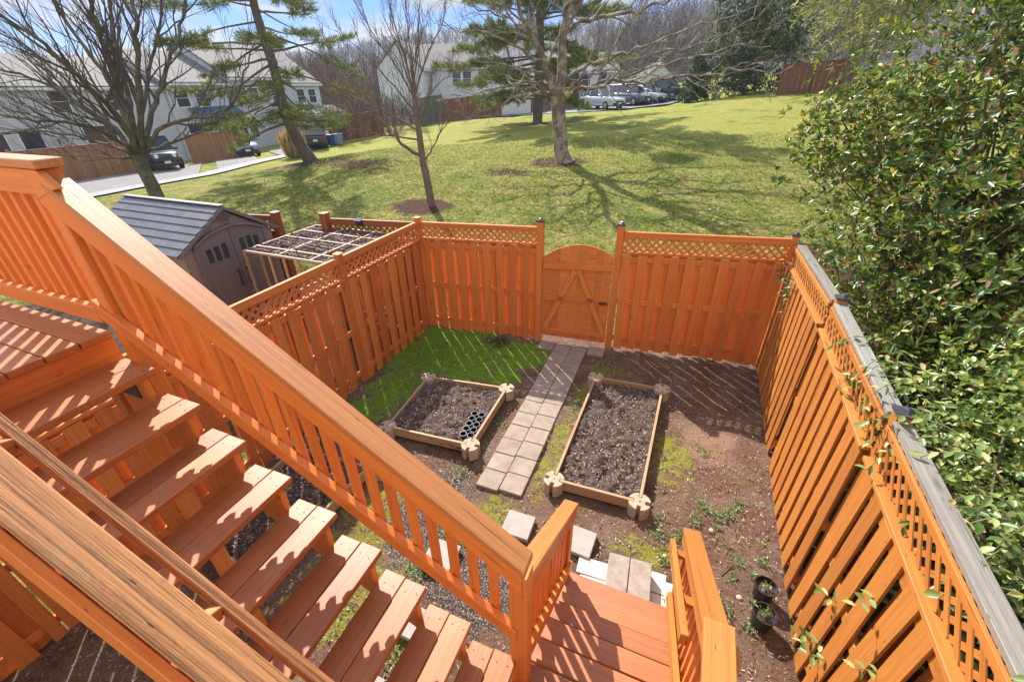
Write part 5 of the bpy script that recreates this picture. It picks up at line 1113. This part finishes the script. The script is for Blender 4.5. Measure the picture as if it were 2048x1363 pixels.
# sycamore
D = math.hypot(5.57, 19.2); t = Tree(103, up=.20, wob=.22, spread=.68, ratio=.58, dens=1.5, minr=.0065)
b0 = PX([(1128, 332), (1122, 300), (1120, 265), (1117, 225), (1116, 192)], D); b0[0][2] = g1(b0[0][0], b0[0][1]) - .1
t.t.tube(smooth_path(b0, 3), [.50, .36, .315, .30, .295, .29, .285, .28, .28, .28, .285, .295, .30], 12, False)
t.limb(PX([(1119, 196), (1123, 150), (1124, 100), (1130, 50), (1133, 0), (1135, -120), (1130, -220)], D), .235, .07, 3, 3.0, 9, .35, 10, .02)
t.limb(PX([(1112, 194), (1096, 150), (1082, 105), (1062, 65, -.5), (1040, 20, -.8), (1015, -60, -1)], D), .16, .05, 3, 2.4, 12, .25, 8, .03)
for P, r0, r1, cl, cnt in (
    ([(1122, 192), (1160, 182, -.3), (1230, 166, -.6), (1310, 158, -1), (1400, 147, -1.2), (1480, 148, -1.4), (1560, 146, -1.5)], .10, .016, 2.2, 22),
    ([(1124, 168), (1165, 135, .4), (1215, 118, .6), (1275, 122, .6), (1340, 100, .8), (1400, 92, 1), (1470, 60, 1.2), (1530, 20, 1.3)], .09, .016, 2.2, 18),
    ([(1130, 62), (1165, 42, .5), (1220, 32, .8), (1275, 20, 1), (1330, 2, 1), (1400, -40, 1)], .10, .03, 2.2, 12),
    ([(1118, 190), (1155, 165, -1), (1185, 140, -1.5), (1240, 110, -2), (1310, 80, -2.5), (1400, 55, -2.5), (1480, 40, -2.5)], .08, .015, 2.2, 15),
    ([(1124, 182), (1190, 170, 1), (1290, 140, 2), (1380, 118, 2.5), (1460, 95, 2.6), (1540, 92, 2.8)], .07, .014, 2.0, 18),
    ([(1096, 150), (1050, 140, .4), (1000, 128, .6), (960, 142, .8), (905, 125, 1)], .065, .012, 1.8, 12),
    ([(1108, 186), (1060, 165, -.6), (1010, 170, -1), (950, 185, -1.2), (890, 190, -1.4)], .06, .01, 1.8, 13),
    ([(1088, 120), (1040, 100, -.5), (990, 70, -1), (930, 65, -1.2), (880, 40, -1.4)], .06, .012, 1.8, 12),
    ([(1112, 190), (1075, 190, .6), (1020, 200, .9), (960, 220, 1.2), (905, 225, 1.3)], .05, .01, 1.6, 12),
    ([(1066, 70), (1020, 40, .5), (960, 20, .7), (900, -20, 1)], .06, .015, 2.0, 10),
    ([(1130, 20), (1180, -20, -1), (1240, -60, -1.5), (1330, -80, -2)], .09, .03, 2.2, 8),
    ([(1132, -40), (1090, -90, 1), (1040, -140, 1.5)], .08, .03, 2.2, 8)):
    t.limb(PX(P, D), r0, r1, 3, cl, cnt + 3, .16, 6, .07)
sy_ = t.build('sycamore', 'large bare sycamore with pale mottled bark and sweeping branches on the lawn', b0[0], bk4, bmat=bk4b)
mb = MB(); c_ = at(1136, 184, D - .25); mb.tube([c_ + vec(-.05, 0, -.06), c_ + vec(.12, -.10, .06)], [.14, .13], 10); mb.build('cut_stub', plain('cut_wood', (.55, .47, .33), .8), sy_)

# conifers
needm = leafmat('pine_needles', [(0, (.035, .065, .014)), (.4, (.095, .14, .03)), (.75, (.20, .23, .05)), (1, (.36, .33, .09))], .6, .2)
def conifer(name, label, trunk, rads, nb, blen, seed, mat, needle=(.16, .30), nw=.035, per=60, up=-.05, f0=.2, prof=None, bark=bk2, foliage_from=.35, grp=None):
    g = np.random.default_rng(seed); t = Tree(seed, wob=.1); pts = smooth_path(trunk, 5); m = len(pts); rr = np.interp(np.linspace(0, 1, m), np.linspace(0, 1, len(rads)), rads)
    t.t.tube(pts, list(rr), 9, False); Ps = []; Ds = []
    for k in range(nb):
        f = f0 + (1 - f0) * (k + g.random()) / nb; q = f * (m - 1); i = min(m - 2, int(q)); p = pts[i] + (pts[i + 1] - pts[i]) * (q - i)
        a = g.uniform(0, 2 * math.pi); L = blen * (prof(f) if prof else (1 - .75 * (f - f0) / (1 - f0))) * g.uniform(.65, 1.15); d = vec(math.cos(a), math.sin(a), up + g.normal(0, .12)); bp = [p]; n = 6
        for j in range(n):
            d = unit(d + vec(g.normal(0, .10), g.normal(0, .10), g.normal(0, .07) - .02 + (.06 if j > 3 else 0))); bp.append(bp[-1] + d * L / n)
        t.b.tube(bp, list(np.linspace(max(.02, rr[i] * .28), .008, n + 1)), 4, False)
        ns = max(3, int(L * 3.2))
        for j in range(ns):
            fj = foliage_from + (1 - foliage_from) * (j + g.random()) / ns; qj = fj * n; ij = min(n - 1, int(qj)); c = bp[ij] + (bp[ij + 1] - bp[ij]) * (qj - ij); dd = unit(bp[ij + 1] - bp[ij])
            sd = unit(np.cross(dd, vec(0, 0, 1))) * (1 if j % 2 else -1); sl_ = L * .30 * (1.15 - fj) * g.uniform(.5, 1.2) + .15; e = c + unit(dd * .7 + sd * .8 + vec(0, 0, g.normal(.05, .18))) * sl_
            t.b.tube([c, e], [.009, .005], 3, False); k_ = max(10, int(per * (sl_ + .3))); s = g.random(k_) ** .7
            Ps.append(c + (e - c) * s[:, None] + g.normal(0, .03, (k_, 3))); Ds.append(nunit((e - c)[None] / sl_ * .9 + g.normal(0, .65, (k_, 3)) + vec(0, 0, .25)))
    root = t.build(name, label, trunk[0], bark, group=grp); P = np.concatenate(Ps); n = len(P)
    leaves('needles', P, np.concatenate(Ds), g.normal(size=(n, 3)) + vec(0, 0, .6), g.uniform(*needle, n), nw, mat, root, bend=.05, seed=seed); return root
D = 25.66; tk = PX([(628, 335), (604, 295), (578, 245), (562, 195), (548, 135), (524, 65), (506, 0), (490, -90), (475, -200)], D); tk[0][2] = g1(tk[0][0], tk[0][1]) - .2
conifer('leaning_conifer', 'leaning thin-crowned conifer on the mound above the road', tk, [.40, .29, .25, .23, .21, .19, .16, .12, .05], 50, 4.4, 201, needm, (.18, .34), .024, 62, -.12, .24, lambda f: 1.0 if f < .8 else .6, foliage_from=.5)
D = 35.2; base = at(1075, 247, D); base[2] = g1(base[0], base[1]) - .2
needm2 = leafmat('pine_needles_bright', [(0, (.04, .075, .014)), (.4, (.12, .17, .03)), (.8, (.24, .28, .06)), (1, (.38, .38, .10))], .6, .2)
conifer('pine', 'broad dense pine behind the sycamore with layered green boughs', [base, base + vec(.1, 0, 4), base + vec(0, .1, 9), base + vec(.1, 0, 15)], [.36, .30, .22, .05], 80, 6.4, 202, needm2, (.24, .46), .034, 85, .02, .17, lambda f: (.55 + 1.4 * f if f < .32 else 1.0 - .9 * (f - .32)))

def bush(name, label, ells, n, mat, lsz, lw, seed, per=7, cat='tree', shell=.35, upb=.2, wob=.18, trunk=None, spread=.8, group=None, bend=.2, bark=bk3, clump=.12, lenj=.3, tw=0, inner=.12):
    g = np.random.default_rng(seed); cs = []; vol = np.array([e[1][0] * e[1][1] + e[1][1] * e[1][2] + e[1][0] * e[1][2] for e in ells]); vol = vol / vol.sum()
    Pc = []; Ac = []
    for (c, r), f in zip(ells, vol):
        k = int(n * f); d = rdir(k, g); ph = g.uniform(0, 6, 6)
        lump = 1 + wob * (np.sin(d[:, 0] * 7 + ph[0]) * np.sin(d[:, 1] * 6 + ph[1]) + np.sin(d[:, 2] * 8 + ph[2]) * np.sin(d[:, 0] * 11 + ph[3])) + .5 * wob * np.sin(d[:, 1] * 17 + ph[4]) * np.sin(d[:, 2] * 15 + ph[5])
        s = lump * (1 - shell * g.random(k) ** 1.6); ki = g.random(k) < inner; s[ki] *= g.uniform(.4, .9, ki.sum())
        Pc.append(np.array(c) + d * np.array(r) * s[:, None]); Ac.append(nunit(d / np.array(r) * min(r) + g.normal(0, .45, (k, 3)) + vec(0, 0, upb)))
    Pc = np.concatenate(Pc); Ac = np.concatenate(Ac); k = len(Pc); zmin = min(c[2] - r[2] for c, r in ells)
    gzs = gz(Pc[:, 0], Pc[:, 1]); ok = Pc[:, 2] > gzs + .05; Pc = Pc[ok]; Ac = Ac[ok]; k = len(Pc)
    P = np.repeat(Pc, per, 0); A = np.repeat(Ac, per, 0); m_ = len(P); rd = rdir(m_, g); S = nunit(np.cross(A, rd)); ang = g.uniform(.25, 1.35, m_) * spread / .8
    Dl = A * np.cos(ang)[:, None] + S * np.sin(ang)[:, None]; N = A * np.sin(ang)[:, None] - S * np.cos(ang)[:, None]; P = P - A * g.uniform(0, clump, m_)[:, None] + Dl * .01
    base = trunk if trunk else (np.mean([e[0][0] for e in ells]), np.mean([e[0][1] for e in ells]), zmin)
    root = thing(name, label, cat, base, group)
    leaves('foliage', P, Dl, N, lsz * g.uniform(1 - lenj, 1 + lenj, m_), lw * g.uniform(.75, 1.2, m_), mat, root, bend=bend, seed=seed)
    mb = MB(); gg = random.Random(seed); base = vec(*base)
    for j in range(tw):
        i = gg.randrange(k); e = Pc[i]; q = base + vec(gg.gauss(0, .15), gg.gauss(0, .15), 0); mid = (q + e) / 2 + vec(gg.gauss(0, .2), gg.gauss(0, .2), .2)
        mb.tube(smooth_path([q, mid, e], 3), list(np.linspace(.03, .006, 7)), 4, False)
    if tw: mb.build('branches', bark, root)
    return root, Pc, Ac
# evergreen screen right of the cars
arb = leafmat('arborvitae', [(0, (.018, .04, .010)), (.5, (.045, .085, .018)), (.85, (.10, .15, .03)), (1, (.18, .22, .06))], .65, .15)
for k, (px, py, D, r, h, lb) in enumerate(((1378, 206, 45.5, 1.15, 3.4, 'low round evergreen beside the black pickup'), (1428, 203, 46, 2.1, 12, 'tall dark evergreen, nearest to the parked cars'), (1478, 200, 48, 1.7, 7, 'shorter dark evergreen between the two tall ones'), (1540, 196, 47, 2.3, 13, 'tall dark evergreen beside the brown fence on the rise'))):
    c = at(px, py, D); z0 = g1(c[0], c[1]); e = []
    for j in range(5): f = (j + .5) / 5; e.append(((c[0] + rng.uniform(-.3, .3), c[1] + rng.uniform(-.3, .3), z0 + h * (.08 + f * .9)), (r * (1.05 - .55 * f), r * (1.05 - .55 * f), h * .17)))
    bush('evergreen', lb, e, 1100 if h > 5 else 500, arb, .34, .10, 300 + k, 6, trunk=(c[0], c[1], z0), wob=.22, upb=.7, tw=8, clump=.3, group='evergreen screen past the lawn', bark=bk2)
wil = leafmat('pale_yellow_green', [(0, (.16, .17, .04)), (.5, (.32, .32, .10)), (1, (.46, .43, .20))], .7, .3)
c = at(1715, 150, 36); z0 = g1(c[0], c[1]); bush('pale_tree', 'pale yellow-green feathery tree above the brown fence at upper right', [((c[0], c[1], z0 + 5.6), (4.2, 4, 3.6)), ((c[0] + 2, c[1] + 1, z0 + 8), (3.8, 4, 3)), ((c[0] - 1.6, c[1], z0 + 8.0), (2.2, 2.2, 1.8))], 2300, wil, .42, .05, 310, 7, trunk=(c[0], c[1], z0), upb=-.6, wob=.22, tw=26, clump=.3, inner=.3)
lawnb = leafmat('holly', [(0, (.030, .075, .015)), (.30, (.065, .135, .024)), (.55, (.13, .21, .03)), (.76, (.25, .31, .04)), (.86, (.40, .37, .06)), (.89, (.26, .11, .055)), (.95, (.36, .17, .09)), (1, (.16, .075, .04))], .42, .25, .6)
bush('holly', 'huge glossy broadleaf evergreen filling the upper right beyond the fence', [((4.35, 7.9, 3.3), (2.85, 2.3, 3.4)), ((3.3, 6.6, 1.7), (1.65, 1.6, 1.9)), ((4.7, 5.3, 2.2), (2.1, 1.5, 2.2)), ((4.6, 7.6, 5.6), (2.6, 2.0, 1.8)), ((2.2, 7.9, 3.4), (1.05, .9, .8))], 15500, lawnb, .088, .037, 320, 7, 'tree', .45, .35, .15, trunk=(3.8, 7.4, .1), tw=110, bark=barkmat('holly_twig', (.22, .15, .10), (.10, .065, .045)), clump=.05, inner=.18)
vinem = leafmat('shrub_leaf', [(0, (.055, .115, .022)), (.4, (.15, .23, .05)), (.75, (.29, .35, .10)), (.93, (.44, .43, .18)), (1, (.42, .28, .05))], .38, .28, .5)
_r, VP_, VA_ = bush('shrub', 'light green round-leaved shrub spilling over the right fence in front', [((2.75, 3.5, 1.5), (1.05, 1.15, 1.25)), ((2.55, 2.2, 1.15), (.92, 1.1, 1.05)), ((2.5, 1.0, 1.0), (.85, .9, 1.0)), ((3.3, 2.8, 1.7), (1.0, 1.4, 1.2))], 5200, vinem, .054, .034, 330, 6, 'shrub', .5, 1.0, .16, trunk=(2.8, 2.4, .1), tw=90, clump=.06, inner=.25, bark=barkmat('shrub_twig', (.20, .17, .10), (.10, .07, .045)))
def sprig(mb, Ps, Ds, Ns, pts, n, g, sz):
    pp = smooth_path(pts, 5); mb.tube(pp, list(np.linspace(.0045, .0018, len(pp))), 4, False); m = len(pp) - 1
    for k in range(n):
        q = (.15 + .85 * (k + g.random()) / n) * m; i = min(m - 1, int(q)); p = pp[i] + (pp[i + 1] - pp[i]) * (q - i); d = unit(pp[i + 1] - pp[i]); s = unit(np.cross(d, vec(0, 0, 1) + g.normal(0, .4, 3))) * (1 if k % 2 else -1)
        Ps.append(p); Ds.append(unit(d * .5 + s + vec(0, 0, g.normal(.1, .25)))); Ns.append(vec(*(g.normal(0, .3, 2)), 1))
mb = MB(); Ps, Ds, Ns = [], [], []; g = np.random.default_rng(61)
for k in range(30):
    y = g.uniform(1.25, 3.35) if k > 3 else g.uniform(3.3, 4.2); x = 1.78; z = 2.02 + g.uniform(-.05, .2); dy = g.normal(0, .22); ln = g.uniform(.18, .48)
    sprig(mb, Ps, Ds, Ns, [(x, y, z), (x - ln * .4, y + dy * .4, z + .12), (x - ln * .8, y + dy * .8, z + .04), (x - ln, y + dy, z - .10 - g.uniform(0, .12))], int(7 + ln * 22), g, .05)
for x, y, z, h in ((2.02, 4.3, 2.3, .45), (2.3, 3.9, 2.6, .35), (2.15, 3.2, 2.5, .3)): sprig(mb, Ps, Ds, Ns, [(x, y, z - .3), (x - .02, y, z), (x + .02, y + .03, z + h)], 14, g, .05)
for k in range(9):   # shoots poking through the pickets
    y = g.uniform(1.3, 2.6); z = g.uniform(.35, 1.45); sprig(mb, Ps, Ds, Ns, [(1.55, y, z), (1.40, y + .02, z + .03), (1.27, y + .05 * g.normal(), z + .06)], 8, g, .04)
n = len(Ps); Ps = np.array(Ps); tag(_r, _r['label'], 'shrub'); o = mb.build('shoots', barkmat('green_shoot', (.20, .20, .08), (.10, .10, .04)), _r)
leaves('shoot_leaves', Ps, np.array(Ds), np.array(Ns), g.uniform(.045, .075, n), g.uniform(.028, .042, n), vinem, _r, seed=62)
# leafy twigs of the big evergreen at the fence corner
mb = MB(); Ps, Ds, Ns = [], [], []
for k in range(16):
    y = 6.3 + g.normal(0, .25); sprig(mb, Ps, Ds, Ns, [(1.75, y, 1.55), (1.5, y, 1.7), (1.33 + g.normal(0, .05), y + g.normal(0, .15), 1.62 + g.normal(0, .12))], 12, g, .05)
n = len(Ps); cb_ = thing('corner_shrub', 'leafy twigs pushing through the back right corner of the fences', 'shrub', (1.5, 6.3, 0)); mb.build('twigs', bk3, cb_)
leaves('foliage', np.array(Ps), np.array(Ds), np.array(Ns), .07, .03, lawnb, cb_, seed=63)
# ornamental grass, shrub mass by the road
gm = leafmat('dry_grass', [(0, (.30, .20, .08)), (.5, (.55, .40, .20)), (1, (.72, .58, .34))], .8, .3)
c = onground(592, 316); g = np.random.default_rng(71); n = 1500; a = g.uniform(0, 6.28, n); s = g.random(n); P = np.stack([c[0] + g.normal(0, .22, n), c[1] + g.normal(0, .22, n), np.full(n, c[2])], 1)
o = leaves('dry_grass_clump', P, np.stack([np.cos(a) * s * .42, np.sin(a) * s * .42, np.ones(n)], 1), np.stack([np.cos(a), np.sin(a), .3 + 0 * a], 1), g.uniform(1.1, 1.9, n), .035, gm, bend=.12, seed=72); tag(o, 'tall straw-coloured ornamental grass clump beside the leaning conifer', 'ornamental grass')

# lawn blades and leaf litter, hills and far woods
blm = leafmat('grass_blade', [(0, (.07, .12, .015)), (.5, (.23, .27, .045)), (.8, (.42, .40, .12)), (1, (.58, .52, .25))], .8, .3)
def lm_(x, y, g): return (y > yF(x) + .5) & ((x < .8) | (y > 11)) & ~((np.hypot((x + 8.6) / 1.2, (y - 12.75) / .8)) < 1) & ~((x < -6) & (y < 7.5)) & ((np.abs(x - y * -.25) < 14))
def gzv(x, y): return gz(x, y) + np.sin(x * 1.7 + np.sin(y * .9) * 2) * np.sin(y * 1.3 + np.cos(x * .7) * 2) * .035 + np.sin(x * .5 + 1) * np.cos(y * .43) * .05
o = bits('grass_blades', 120000, (-21, 9), (7, 25), (.05, .15), (.010, .024), blm, 81, gzv, -.01, 1.2, lm_); tag(o, 'short yellowing grass blades on the near slope of the lawn', 'grass', kind='stuff')
o = bits('fallen_leaves', 9000, (-21, 8), (7, 24), (.05, .11), (.03, .06), leafmat('litter', [(0, (.10, .05, .03)), (.5, (.25, .16, .09)), (1, (.44, .34, .22))], .9, 0), 82, gzv, .03, .3, lm_); tag(o, 'fallen dry leaves sprinkled over the lawn behind the fence', 'leaves', kind='stuff')

hm = plain('wooded_hill', (.085, .072, .076), .95, .3, .02); g = np.random.default_rng(91)
def hill(name, prof, d0, d1, seed, nn=160):
    a = np.radians(np.linspace(-75, 45, nn)); e = np.interp(np.degrees(a), [q[0] for q in prof], [q[1] for q in prof]); rows = []
    for f, hf in ((0, -.2), (.25, .25), (.5, .6), (.75, .88), (1., 1.), (1.25, .8)):
        d = d0 + (d1 - d0) * f; rows.append(np.stack([np.sin(a) * d, np.cos(a) * d, 4 + hf * (e * d1 + g.normal(0, .4, nn))], 1))
    P = np.stack(rows, 0); k = len(rows); idx = np.arange(k * nn).reshape(k, nn); F = np.stack([idx[:-1, :-1], idx[:-1, 1:], idx[1:, 1:], idx[1:, :-1]], -1).reshape(-1, 4)
    struct(raw_mesh(name, P.reshape(-1, 3), F, hm, smooth=True)); return P
prof = [(-75, -.01), (-62, .0), (-52, .03), (-45, .032), (-40, .045), (-33, .064), (-25, .075), (-18, .078), (-11, .082), (-6, .092), (0, .112), (4, .125), (10, .135), (25, .14), (45, .14)]
HP = hill('wooded_hill', prof, 130, 330, 92)
wdm = leafmat('bare_woods', [(0, (.09, .08, .09)), (.4, (.17, .145, .15)), (.75, (.25, .22, .215)), (1, (.36, .32, .31))], .95, 0); wdm2 = leafmat('reddish_thicket', [(0, (.07, .04, .035)), (.5, (.16, .095, .08)), (1, (.27, .18, .15))], .95, 0)
def woods(name, label, base, hts, per, mat, seed, lw=(.05, .14)):
    g = np.random.default_rng(seed); n = len(base); P = np.repeat(base, per, 0); H = np.repeat(hts, per); f = g.random(n * per) ** .8; up_ = f * H * .75
    P = P + np.stack([g.normal(0, .05, n * per) * H * .3, g.normal(0, .05, n * per) * H * .3, up_], 1); D = np.stack([g.normal(0, .7, n * per), g.normal(0, .7, n * per), np.ones(n * per)], 1)
    D[::per] = [0, 0, 1]; P[::per] = base; L = H * g.uniform(.15, .4, n * per); L[::per] = hts; W = g.uniform(*lw, n * per); W[::per] *= 1.4
    o = leaves(name, P, D, g.normal(size=(n * per, 3)), L, W, mat, bend=.02, seed=seed); tag(o, label, 'woods', kind='stuff')
n = 3200; k_ = HP.shape[1]; ci = g.uniform(0, k_ - 1.01, n); ri = g.uniform(.3, 4.0, n); i0 = ri.astype(int); j0 = ci.astype(int); fi = (ri - i0)[:, None]; fj = (ci - j0)[:, None]
B = (HP[i0, j0] * (1 - fi) + HP[i0 + 1, j0] * fi) * (1 - fj) + (HP[i0, j0 + 1] * (1 - fi) + HP[i0 + 1, j0 + 1] * fi) * fj
woods('hill_woods', 'leafless purplish woods covering the far hillside', B, g.uniform(5, 9, n), 26, wdm, 93, (.10, .26))
def strip_woods(name, label, px0, px1, d0, d1, n, h0, h1, per, mat, seed, lw):
    g = np.random.default_rng(seed); px = g.uniform(px0, px1, n); dd = g.uniform(d0, d1, n); B = np.array([at(a, 200, d) for a, d in zip(px, dd)]); B[:, 2] = gz(B[:, 0], B[:, 1]); woods(name, label, B, g.uniform(h0, h1, n), per, mat, seed, lw)
strip_woods('thicket', 'reddish leafless thicket behind the road left of the white house', 600, 800, 60, 85, 110, 5, 9.5, 60, wdm2, 94, (.04, .09))
strip_woods('low_thicket', 'low reddish brush at the lawn edge in front of the white gable wall', 655, 845, 41, 50, 70, 1.6, 3.6, 60, wdm2, 97, (.025, .05))
strip_woods('far_woods', 'grey leafless trees behind the far gable house and parked cars', 1180, 1400, 82, 110, 110, 8, 14, 60, wdm, 95, (.06, .13))
strip_woods('grey_woods', 'grey leafless trees behind the evergreens at upper right', 1480, 1760, 58, 80, 80, 9, 17, 60, wdm, 96, (.05, .11))

# ------------------------------------------------------------------ the air
hz = MB(); hz.box((0, 300, 29.5), 1900, 1300, 77); m = bpy.data.materials.new('haze'); m.use_nodes = True; nt = m.node_tree; nt.nodes.clear(); out = nt.nodes.new('ShaderNodeOutputMaterial'); pv = nt.nodes.new('ShaderNodeVolumePrincipled')
pv.inputs['Color'].default_value = (.80, .88, 1.0, 1); pv.inputs['Density'].default_value = .0005; pv.inputs['Anisotropy'].default_value = .2; nt.links.new(pv.outputs[0], out.inputs['Volume'])
o = hz.build('haze', m)
import bmesh
bm = bmesh.new(); bm.from_mesh(o.data); bmesh.ops.recalc_face_normals(bm, faces=bm.faces); bm.to_mesh(o.data); bm.free()
tag(o, 'thin bluish air softening the far wooded hillside', 'haze', kind='stuff')
